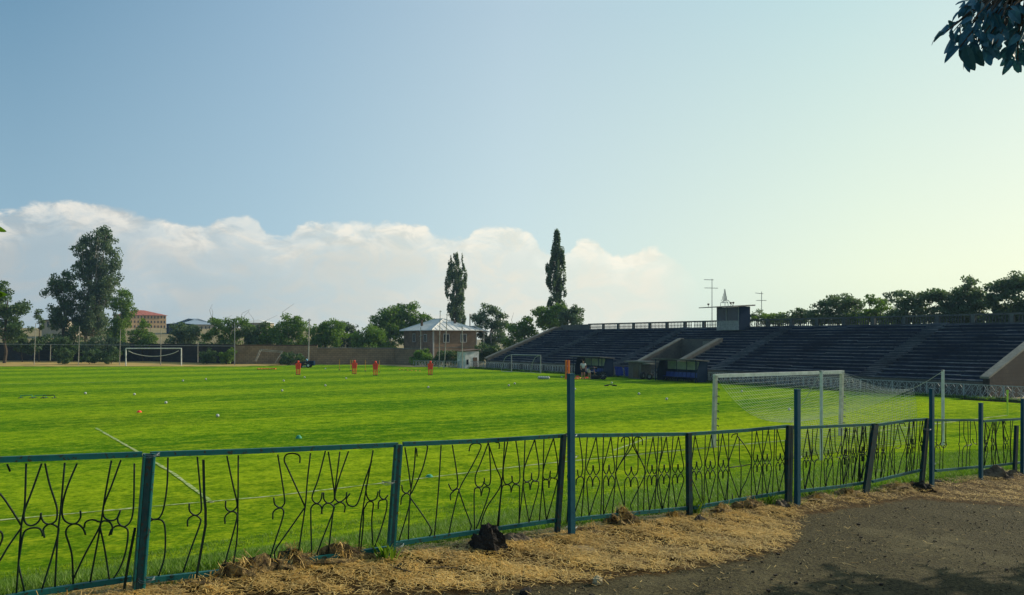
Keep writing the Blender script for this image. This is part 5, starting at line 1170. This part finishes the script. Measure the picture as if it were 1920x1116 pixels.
ptree('leafy_tree','bushy tree round the foot of the right columnar poplar',1035,113,[(1020,590,18,14),(1045,585,18,14),(1030,606,26,12)],m_lA,n=4600,size=.32,k=60,cs_=.75,seed=35,trunk=.16)
ptree('leafy_tree','open tree right of the right columnar poplar',1072,112,[(1066,588,14,12),(1080,584,12,10),(1070,602,22,10)],m_lC,n=3200,size=.30,k=50,cs_=.65,seed=36,trunk=.14,shell=.3)
ptree('dark_bush','dark bush between the white hut and the stand',915,106,[(905,655,14,14),(925,662,16,14),(895,668,12,10)],m_lB,n=3200,size=.28,k=50,cs_=.6,seed=37,trunk=.08,cat='bush')
ptree('garden_bush','overgrown bush before the brick house, left of the tall pole',800,104,[(790,665,15,12),(806,672,14,12),(780,676,10,8)],m_lA,n=3200,size=.26,k=50,cs_=.55,seed=38,trunk=.07,cat='bush')
ptree('garden_bush','overgrown bush before the brick house, right of the tall pole',842,104,[(835,668,14,10),(850,672,14,12),(826,678,12,8)],m_lB,n=3000,size=.26,k=50,cs_=.55,seed=39,trunk=.07,cat='bush')
ptree('dark_bush','dark bush leaning on the wall right of the broken goal frame',545,112,[(540,668,14,8),(558,672,16,9),(535,678,12,6)],m_lB,n=2600,size=.26,k=40,cs_=.5,seed=40,trunk=.06,cat='bush')
for px_,Y_,w_,lb_ in ((118,113,15,'dark shrub before the shaded wall, below the shorter left poplar'),(165,112,17,'dark shrub before the shaded wall, below the pale twin trunks'),(208,113,14,'dark shrub before the shaded wall, just left of the white goal'),(388,113,15,'shrub before the shaded wall over the rusty railing'),(425,112,13,'shrub before the shaded wall at the last ball-stop pole')):
    ptree('wall_shrub',lb_,px_,Y_,[(px_-w_*.5,668,w_*.7,9),(px_+w_*.5,664,w_*.7,12),(px_,674,w_,7)],m_lB if px_!=425 else m_lA,n=2300,size=.24,k=46,cs_=.42,seed=int(px_),trunk=.05,cat='bush',limbs=6)
# trees behind the stand (only their tops show)
BH=[(1420,1,[(1420,590,9,8)],1500,'smallest bush top beside the shorter antenna mast'),(1453,2,[(1453,596,12,7),(1448,591,6,4)],1500,'low bush top two along from the booth'),
(1492,3,[(1492,588,16,9),(1505,596,18,8)],2600,'mid-height bush top left of the big round crown'),
(1575,4,[(1572,566,32,13),(1545,576,22,13),(1600,574,26,14),(1535,592,26,12),(1585,594,38,14)],8500,'big round open crown left of the long tree line'),
(1640,5,[(1632,562,12,12),(1648,574,22,14),(1650,592,28,12)],3500,'small crown in the dip of the tree line'),
(1702,6,[(1688,558,26,12),(1718,562,28,16),(1700,585,38,18)],6000,'rounded crown in the middle of the tree line'),
(1765,7,[(1760,552,22,13),(1780,560,24,16),(1770,585,36,18)],6000,'crown left of the highest top in the tree line'),
(1815,8,[(1812,532,13,10),(1812,550,24,14),(1830,565,26,18),(1810,585,36,16)],7500,'highest pointed crown of the tree line'),
(1885,9,[(1880,540,24,14),(1900,530,22,14),(1885,565,34,22),(1900,590,36,16)],8500,'dense crown near the right edge'),
(1960,10,[(1945,530,24,16),(1970,540,34,24),(1960,575,44,24)],6000,'crown cut by the right picture edge')]
for px,sd,parts,n,lb in BH:
    a=(px-960)/F; p=65.5+(sd%3)*.7; q=p*(cs-a*ss)/(ss+a*cs); Y=p*ss+q*cs
    ptree('walnut_tree',lb+', behind the balustrade',px,Y,parts+[(px-20,598,26,10),(px+22,600,26,10)],m_lA if sd in(2,5) else m_lC,n=int(n*1.1),size=.22,k=max(26,n//36),cs_=.5,seed=60+sd,trunk=.16,limbs=26,shell=.45,fl=.5,group='trees behind the grandstand')
# ================================================================ NEAR TREES
def leafshape(size,bend,r):
    """one broad pointed leaf, folded and drooping: 5 stations"""
    st=[(0,.0),(.14,.30),(.40,.50),(.7,.44),(.92,.20),(1,.0)]; vs=[];fs=[]
    for i,(t,w) in enumerate(st):
        z=-bend*t*t; x=t
        if w==0: vs.append((x,0,z))
        else: vs+= [(x,-w*.5,z+w*.16),(x,0,z),(x,w*.5,z+w*.16)]
    fs=[(0,1,2),(0,2,3)]
    for k in range(3): b=1+3*k; fs+=[(b,b+3,b+4,b+1),(b+1,b+4,b+5,b+2)]
    b=10; fs+=[(b,13,b+1),(b+1,13,b+2)]
    return [Vector(v)*size for v in vs],fs
def twigleaves(mb,a,b,n,size,r,droop=.9):
    d=(b-a).normalized()
    for i in range(n):
        c=a.lerp(b,(i+.5)/n); an=r.uniform(0,2*PI); out=Vector((math.cos(an),math.sin(an),r.uniform(-.9,.25)))+d*.6; out.normalize()
        vs,fs=leafshape(size*r.uniform(.7,1.15),r.uniform(.15,droop),r); rot=out.to_track_quat('X','Z').to_matrix()@Matrix.Rotation(r.uniform(-1.2,1.2),3,'X')
        st=c+out*size*.25; mb.add([rot@v+st for v in vs],fs)
# overhanging tree on the right: its branch end reaches into the top right corner
r=random.Random(77); tl=Vector((5.6,2.4,zpath(6)-.1)); ot=empty('overhanging_tree',tl,'broad-leaved tree whose drooping branch end enters the top right corner','tree')
mb=MB(); mb.tube([tl,tl+Vector((-.1,.05,1.5)),tl+Vector((-.3,.1,2.6)),tl+Vector((-.2,.1,4.2))],.16,10,.06)
lv=MB(); br=[]
def O(px,py,Y): return atY(px,py,Y)
mainb=[tl+Vector((-.3,.1,2.5)),Vector((4.2,2.9,5.2)),Vector((3.0,3.1,5.25)),O(1935,-40,3.1)]
mb.tube(smooth(mainb),.06,7,.02)
cl=[(1800,20),(1830,35),(1785,62),(1800,88),(1822,60),(1840,85),(1858,55),(1850,15),(1880,25),(1895,55),(1905,20),(1890,95),(1908,118),(1915,80),(1870,78),(1925,60),(1930,110),(1810,100),(1835,10),(1860,30),(1945,30),(1965,80),(1950,130),(1980,20),(1885,10)]
cl=cl+[(x+r.uniform(-14,14),y+r.uniform(-14,10)) for x,y in cl]*2
for i,(x,y) in enumerate(cl):
    Y=3.1+r.uniform(-.25,.35); e=O(x,y,Y); root=O(1925+r.uniform(-15,40),-45+r.uniform(-10,30),3.1); 
    mid=root.lerp(e,.55)+Vector((0,0,.05)); mb.tube([root,mid,e],.006,4,.0025); twigleaves(lv,mid.lerp(e,.55),e,4 if i not in (0,2,3,17) else 2,.064,r,.8)
for i,(x,y,dx,dy) in enumerate(((1776,45,-10,20),(1786,68,-4,22),(1811,84,4,28),(1826,84,6,24),(1808,2,-4,10),(1868,95,-4,12),(1905,112,0,14),(1895,112,-4,12),(1850,72,5,12),(1842,80,2,8),(1778,38,6,6))):
    vs,fs=leafshape(math.hypot(dx,dy)/F*3.1*1.7,.35,r); a=O(x,y,3.05); b=O(x+dx,y+dy,3.05); rot=(b-a).normalized().to_track_quat('X','Y').to_matrix()@Matrix.Rotation(1.1,3,'X'); lv.add([rot@v+a for v in vs],fs)
for i in range(260):         # the rest of the crown, outside the frame
    d=Vector((r.gauss(0,1),r.gauss(0,1),r.gauss(0,.6))).normalized()*r.uniform(.6,1); c=tl+Vector((.2+d.x*1.9,-.3+d.y*1.7,4.1+d.z*1.3))
    if c.y>.2 and (c.x/c.y)<.74 : continue
    e=c+Vector((r.gauss(0,.2),r.gauss(0,.2),-.1)); twigleaves(lv,c,e,7,.13,r,.8)
    if i%6==0: mb.tube([tl+Vector((-.2,.1,3.2+r.random())),c.lerp(tl+Vector((0,0,4)),.4),e],.03,4,.006)
mb.build('trunk',m_bark,ot); o=lv.build('crown',m_lE,ot,smooth=False); o.data.attributes.new('rnd','FLOAT','FACE')
# second tree, out of frame right; its shadow falls across the asphalt corner
tb=Vector((10.6,8.9,zpath(13)-.1)); r=random.Random(5); t2=empty('shade_tree',tb,'leafy tree just outside the right edge whose shadow falls on the asphalt','tree'); mb=MB(); mb.tube([tb,tb+Vector((0,0,1.8)),tb+Vector((.1,0,3.6)),tb+Vector((.2,0,5.4))],.17,9,.05); lv=MB()
for i in range(560):
    d=Vector((r.gauss(0,1),r.gauss(0,1),r.gauss(0,1))).normalized()*r.uniform(.5,1.05); c=tb+Vector((-1.75+d.x*1.75,-.9+d.y*1.05,SHZ+d.z*.7))
    if c.x/c.y<.73: continue
    e=c+Vector((r.gauss(0,.25),r.gauss(0,.25),-.05)); twigleaves(lv,c,e,7,.15,r,.6)
    if i%7==0: mb.tube([tb+Vector((0,0,2.6+r.random())),c.lerp(tb+Vector((0,0,4)),.4),e],.03,4,.006)
mb.build('trunk',m_bark,t2); o=lv.build('crown',m_lE,t2); o.data.attributes.new('rnd','FLOAT','FACE')
# sapling at the left edge: two leaf tips enter the frame
ls=Vector((-3.35,2.9,zpath(-1))); r=random.Random(3); t3=empty('sapling',ls,'slim sapling at the left edge with two bright leaf tips in view','tree'); mb=MB(); mb.tube([ls,ls+Vector((.03,0,1.2)),ls+Vector((0,0,2.4))],.02,6,.006); lv=MB()
YL=3.4
for x,y,dx,dy in ((-14,420,22,16),(-16,545,26,10),(-18,556,24,-4)):
    a=atY(x,y,YL); b=atY(x+dx,y+dy,YL); mb.tube([ls+Vector((0,0,a.z-ls.z-.15)),a.lerp(ls+Vector((0,0,a.z-ls.z)),.5),a],.004,4,.002); vs,fs=leafshape((b-a).length*1.0,.2,r); rot=(b-a).normalized().to_track_quat('X','Y').to_matrix()@Matrix.Rotation(.6,3,'X'); lv.add([rot@v+a for v in vs],fs)
for i in range(16):
    z=.9+i*.1; a=r.uniform(1.9,4.4); c=ls+Vector((0,0,z)); e=c+Vector((math.cos(a)*.16,math.sin(a)*.16,.04)); mb.tube([c,e],.003,4); 
    twigleaves(lv,c.lerp(e,.5),e,3,.07,r,.4)
mb.build('trunk',m_bark,t3); o=lv.build('crown',m_lD,t3); o.data.attributes.new('rnd','FLOAT','FACE')
# ================================================================ PEOPLE
def skin_obj(name,joints,edges,m,parent,root=0,sub=2):
    me=bpy.data.meshes.new(name); me.from_pydata([tuple(j[0]) for j in joints],edges,[]); me.materials.append(m)
    o=bpy.data.objects.new(name,me); COL.objects.link(o); o.parent=parent
    md=o.modifiers.new('skin','SKIN'); md.use_smooth_shade=True; sv_=me.skin_vertices[0].data if me.skin_vertices else None
    if sv_ is None:
        bpy.context.view_layer.objects.active=o; sv_=me.skin_vertices[0].data
    for v,j in zip(sv_,joints):
        rr_=j[1]; v.radius=(rr_,rr_) if isinstance(rr_,(int,float)) else rr_
    sv_[root].use_root=True
    s=o.modifiers.new('sub','SUBSURF'); s.levels=sub; s.render_levels=sub; return o
def person(base,label,J,shirt,shorts,face=Vector((0,-1,0)),shoes=m_black,long_legs=False):
    """J: named joints in metres from base. Continuous body, clothes and hair as children."""
    t=empty('person',base,label,'person'); V=lambda k:Vector(J[k])
    jn=[];ed=[]; ix={}
    def add(k,p,r_): ix[k]=len(jn); jn.append((Vector(p),r_)); return ix[k]
    add('pel',V('pel'),.135); add('wai',V('pel').lerp(V('che'),.45),(.12,.105)); add('che',V('che'),(.155,.12)); add('nb',V('nek')-(V('nek')-V('che'))*.25,.075); add('nek',V('nek'),.055)
    up=(V('hed')-V('nek')).normalized(); add('jaw',V('nek')+up*.07+face*.02,.075); add('hed',V('hed')+up*.02,.098); add('crn',V('hed')+up*.10,.07)
    ed+=[(0,1),(1,2),(2,3),(3,4),(4,5),(5,6),(6,7)]
    add('nose',V('hed')+face*.115-up*.02,.016); ed.append((ix['hed'],ix['nose']))
    for s_ in 'lr':
        add(s_+'hip',V(s_+'hip'),.10); add(s_+'kne',V(s_+'kne'),.062); add(s_+'clf',V(s_+'kne').lerp(V(s_+'ank'),.35),.058); add(s_+'ank',V(s_+'ank'),.04); add(s_+'toe',V(s_+'ank')+face*.17+Vector((0,0,-.05)),.038)
        ed+=[(0,ix[s_+'hip']),(ix[s_+'hip'],ix[s_+'kne']),(ix[s_+'kne'],ix[s_+'clf']),(ix[s_+'clf'],ix[s_+'ank']),(ix[s_+'ank'],ix[s_+'toe'])]
        add(s_+'sho',V(s_+'sho'),.062); add(s_+'elb',V(s_+'elb'),.042); add(s_+'wri',V(s_+'wri'),.029); hd=(V(s_+'wri')-V(s_+'elb')).normalized(); pm=V(s_+'wri')+hd*.06; add(s_+'pal',pm,(.038,.020))
        ed+=[(2,ix[s_+'sho']),(ix[s_+'sho'],ix[s_+'elb']),(ix[s_+'elb'],ix[s_+'wri']),(ix[s_+'wri'],ix[s_+'pal'])]
        sd=hd.cross(face); sd=sd.normalized() if sd.length>.1 else Vector((1,0,0))
        for i,l in enumerate((.062,.075,.07,.055)):
            b=pm+sd*(i-1.5)*.019+hd*.03; m1=b+hd*l*.5+face*.006; tp=b+hd*l*.9+face*.022
            n0=len(jn); jn.append((b,.010)); jn.append((m1,.009)); jn.append((tp,.008)); ed+=[(ix[s_+'pal'],n0),(n0,n0+1),(n0+1,n0+2)]
        n0=len(jn); jn.append((pm-sd*.04-hd*.02,.011)); jn.append((pm-sd*.06+hd*.025,.009)); ed+=[(ix[s_+'pal'],n0),(n0,n0+1)]
    skin_obj('body',jn,ed,m_skin,t,0,1)
    def cl(nm,keys,rad,ee,m): return skin_obj(nm,[(V(k) if isinstance(k,str) else k,r_) for k,r_ in zip(keys,rad)],ee,m,t,0,1)
    lm=lambda a,b,f:V(a).lerp(V(b),f)
    cl('shirt',[V('pel')+Vector((0,0,.04)),lm('pel','che',.5),'che',lm('che','nek',.62),'lsho',lm('lsho','lelb',.62),'rsho',lm('rsho','relb',.62)],[(.155,.14),(.145,.125),(.178,.14),.085,.082,.066,.082,.066],[(0,1),(1,2),(2,3),(2,4),(4,5),(2,6),(6,7)],shirt)
    f=.96 if long_legs else .75
    cl('trousers' if long_legs else 'shorts',['pel','lhip',lm('lhip','lkne',f),'rhip',lm('rhip','rkne',f)]+(['lkne',lm('lkne','lank',.9),'rkne',lm('rkne','rank',.9)] if long_legs else []),[.15,.118,.09,.118,.09]+([.08,.062,.08,.062] if long_legs else []),[(0,1),(1,2),(0,3),(3,4)]+([(2,5),(5,6),(4,7),(7,8)] if long_legs else []),shorts)
    for s_ in 'lr': cl('shoe',[V(s_+'ank')+Vector((0,0,-.02)),V(s_+'ank')+face*.1+Vector((0,0,-.045)),V(s_+'ank')+face*.18+Vector((0,0,-.05))],[.055,.05,.042],[(0,1),(1,2)],shoes)
    cl('hair',[V('hed')+up*.06-face*.03,V('hed')+up*.11-face*.01,V('hed')+up*.0-face*.06],[.10,.075,.07],[(0,1),(0,2)],m_hair); return t
m_short=mk('dark_shorts',(.03,.03,.04),(.02,.02,.03),5,.8); m_shortw=mk('pale_shorts',(.5,.5,.5),(.4,.4,.4),5,.8)
stj=dict(pel=(0,0,.93),che=(0,.0,1.27),nek=(0,0,1.48),hed=(0,-.01,1.62),lhip=(.09,0,.88),rhip=(-.09,0,.88),lkne=(.10,-.03,.50),rkne=(-.12,.03,.50),lank=(.11,0,.09),rank=(-.14,.08,.09),lsho=(.19,0,1.40),rsho=(-.19,0,1.40),lelb=(.25,.02,1.13),relb=(-.25,.03,1.13),lwri=(.22,-.1,.90),rwri=(-.22,-.16,.95))
person(at(1093.5,711),'person standing in a white top and dark shorts in front of the left-hand shelter',stj,m_shirtw,m_short)
bnj=dict(pel=(-.15,.0,.88),che=(.22,-.08,1.10),nek=(.42,-.12,1.10),hed=(.55,-.14,1.04),lhip=(-.10,-.09,.85),rhip=(-.14,.10,.85),lkne=(.02,-.12,.48),rkne=(-.08,.14,.48),lank=(.05,-.14,.09),rank=(-.15,.16,.09),lsho=(.30,-.26,1.07),rsho=(.30,.10,1.07),lelb=(.36,-.30,.80),relb=(.38,.08,.80),lwri=(.42,-.22,.57),rwri=(.46,.04,.57))
person(at(1106,711.5),'person bending forward in a black top and pale shorts over kit on the grass',bnj,m_shirtk,m_shortw,face=Vector((.8,-.1,-.6)).normalized())
# kit bag and ball cart
c=at(1114,711); t=empty('kit_bag',c,'long black kit bag lying at the bending person\'s feet','bag'); mb=MB(); M_=Matrix.Rotation(PI/2,3,'Y'); mb.lathe(c+Vector((-.4,0,.17)),[(.05,0),(.15,.05),(.17,.2),(.16,.75),(.14,.95),(.05,1.0)],12,M_); mb.build('bag_body',m_black,t,smooth=True); mb=MB(); mb.tube([c+Vector((-.15,0,.33)),c+Vector((0,-.05,.46)),c+Vector((.25,0,.33))],.015,5); mb.build('handle',m_greym,t)
c=at(1130,711.5); t=empty('wheeled_cart',c,'dark two-wheeled cart right of the bending person','cart')
for dy in(-.3,.3):
    mb=MB(); mb.lathe(c+Vector((0,dy,.36)),[(.30,-.05),(.36,-.04),(.36,.04),(.30,.05),(.30,-.05)],20,Matrix.Rotation(PI/2,3,'X')); w=mb.build('wheel',m_black,t); mb=MB()
    for i in range(8): a=i*PI/4; mb.tube([c+Vector((0,dy,.36)),c+Vector((math.cos(a)*.31,dy,.36+math.sin(a)*.31))],.012,4)
    mb.build('spokes',m_greym,w)
mb=MB(); mb.add([c+Vector(v) for v in ((-.45,-.22,.35),(.35,-.22,.35),(.45,-.25,.72),(-.6,-.25,.72),(-.45,.22,.35),(.35,.22,.35),(.45,.25,.72),(-.6,.25,.72))],[(0,1,2,3),(7,6,5,4),(0,4,5,1),(1,5,6,2),(3,7,4,0)]); mb.build('tray',m_navy,t); mb=MB(); mb.tube([c+Vector((-.5,-.2,.6)),c+Vector((-1.1,-.18,.75)),c+Vector((-1.1,.18,.75)),c+Vector((-.5,.2,.6))],.018,5); mb.build('handle',m_greym,t)
# riding mower and its rider
MS=.78
c=at(573,689.5); t=empty('riding_mower',c,'dark riding mower with a rider near the far wall','mower')
def rb(nm,off,sz,m,par=t,M=None): mb=MB(); mb.box(c+Vector(off),sz,0); o=mb.build(nm,m,par); md=o.modifiers.new('bevel','BEVEL'); md.width=.05; md.segments=2; return o
rb('hood',(-.75,0,.72),(.95,.6,.5),m_black); rb('chassis',(-.1,0,.48),(2.0,.55,.22),m_black); rb('seat',(.25,0,.78),(.45,.5,.14),m_black); rb('seat_back',(.5,0,1.0),(.12,.5,.45),m_black); rb('grass_box',(1.05,0,.75),(.85,.95,.75),m_navy); rb('cutting_deck',(-.05,0,.2),(.9,1.2,.16),m_greym)
mb=MB(); mb.tube([c+Vector((-.35,0,.9)),c+Vector((-.2,0,1.1))],.025,6); mb.lathe(c+Vector((-.2,0,1.1)),[(.15,0),(.18,.0),(.18,.03),(.15,.03)],14,Matrix.Rotation(.6,3,'Y')); mb.build('steering_wheel',m_black,t)
for x,rr_,w_ in ((-.85,.25,.2),(.6,.38,.28)):
    for dy in(-.5,.5):
        mb=MB(); mb.lathe(c+Vector((x,dy,rr_)),[(rr_*.5,-w_/2),(rr_*.93,-w_/2),(rr_,-w_/3),(rr_,w_/3),(rr_*.93,w_/2),(rr_*.5,w_/2)],18,Matrix.Rotation(PI/2,3,'X')); w=mb.build('wheel',m_black,t)
        mb=MB(); mb.lathe(c+Vector((x,dy+(.11 if dy>0 else -.11),rr_)),[(rr_*.5,-.04),(rr_*.5,.04),(rr_*.1,.05)],12,Matrix.Rotation(PI/2,3,'X')); mb.build('rim',m_white,w)
sit=dict(pel=(.25,0,.95),che=(.20,0,1.28),nek=(.17,0,1.48),hed=(.14,0,1.62),lhip=(.20,-.10,.92),rhip=(.20,.10,.92),lkne=(-.22,-.18,.95),rkne=(-.22,.18,.95),lank=(-.30,-.22,.58),rank=(-.30,.22,.58),lsho=(.19,-.19,1.40),rsho=(.19,.19,1.40),lelb=(.05,-.25,1.18),relb=(.05,.25,1.18),lwri=(-.12,-.15,1.13),rwri=(-.12,.15,1.13))
t.scale=(MS,MS,MS)
rd=person(c,'person in a light blue shirt sitting on the riding mower',sit,m_shirtb,m_short,face=Vector((-1,0,0)),long_legs=True); rd.scale=(MS,MS,MS)
# ================================================================ HAZE
def haze():
    m=bpy.data.materials.new('haze_air'); m.use_nodes=True; N=m.node_tree.nodes; L=m.node_tree.links; N.clear()
    o_=N.new('ShaderNodeOutputMaterial'); v=N.new('ShaderNodeVolumePrincipled'); v.inputs['Color'].default_value=(.42,.70,1.0,1)
    v.inputs['Density'].default_value=.00028; v.inputs['Anisotropy'].default_value=.25; L.new(v.outputs[0],o_.inputs['Volume'])
    mb=MB(); mb.box((0,160,(26.0+-6.0)/2),(700,640,32)); o=mb.build('haze',m); o['kind']='stuff'
    o['label']='thin pale summer haze lying over the whole ground'
haze()
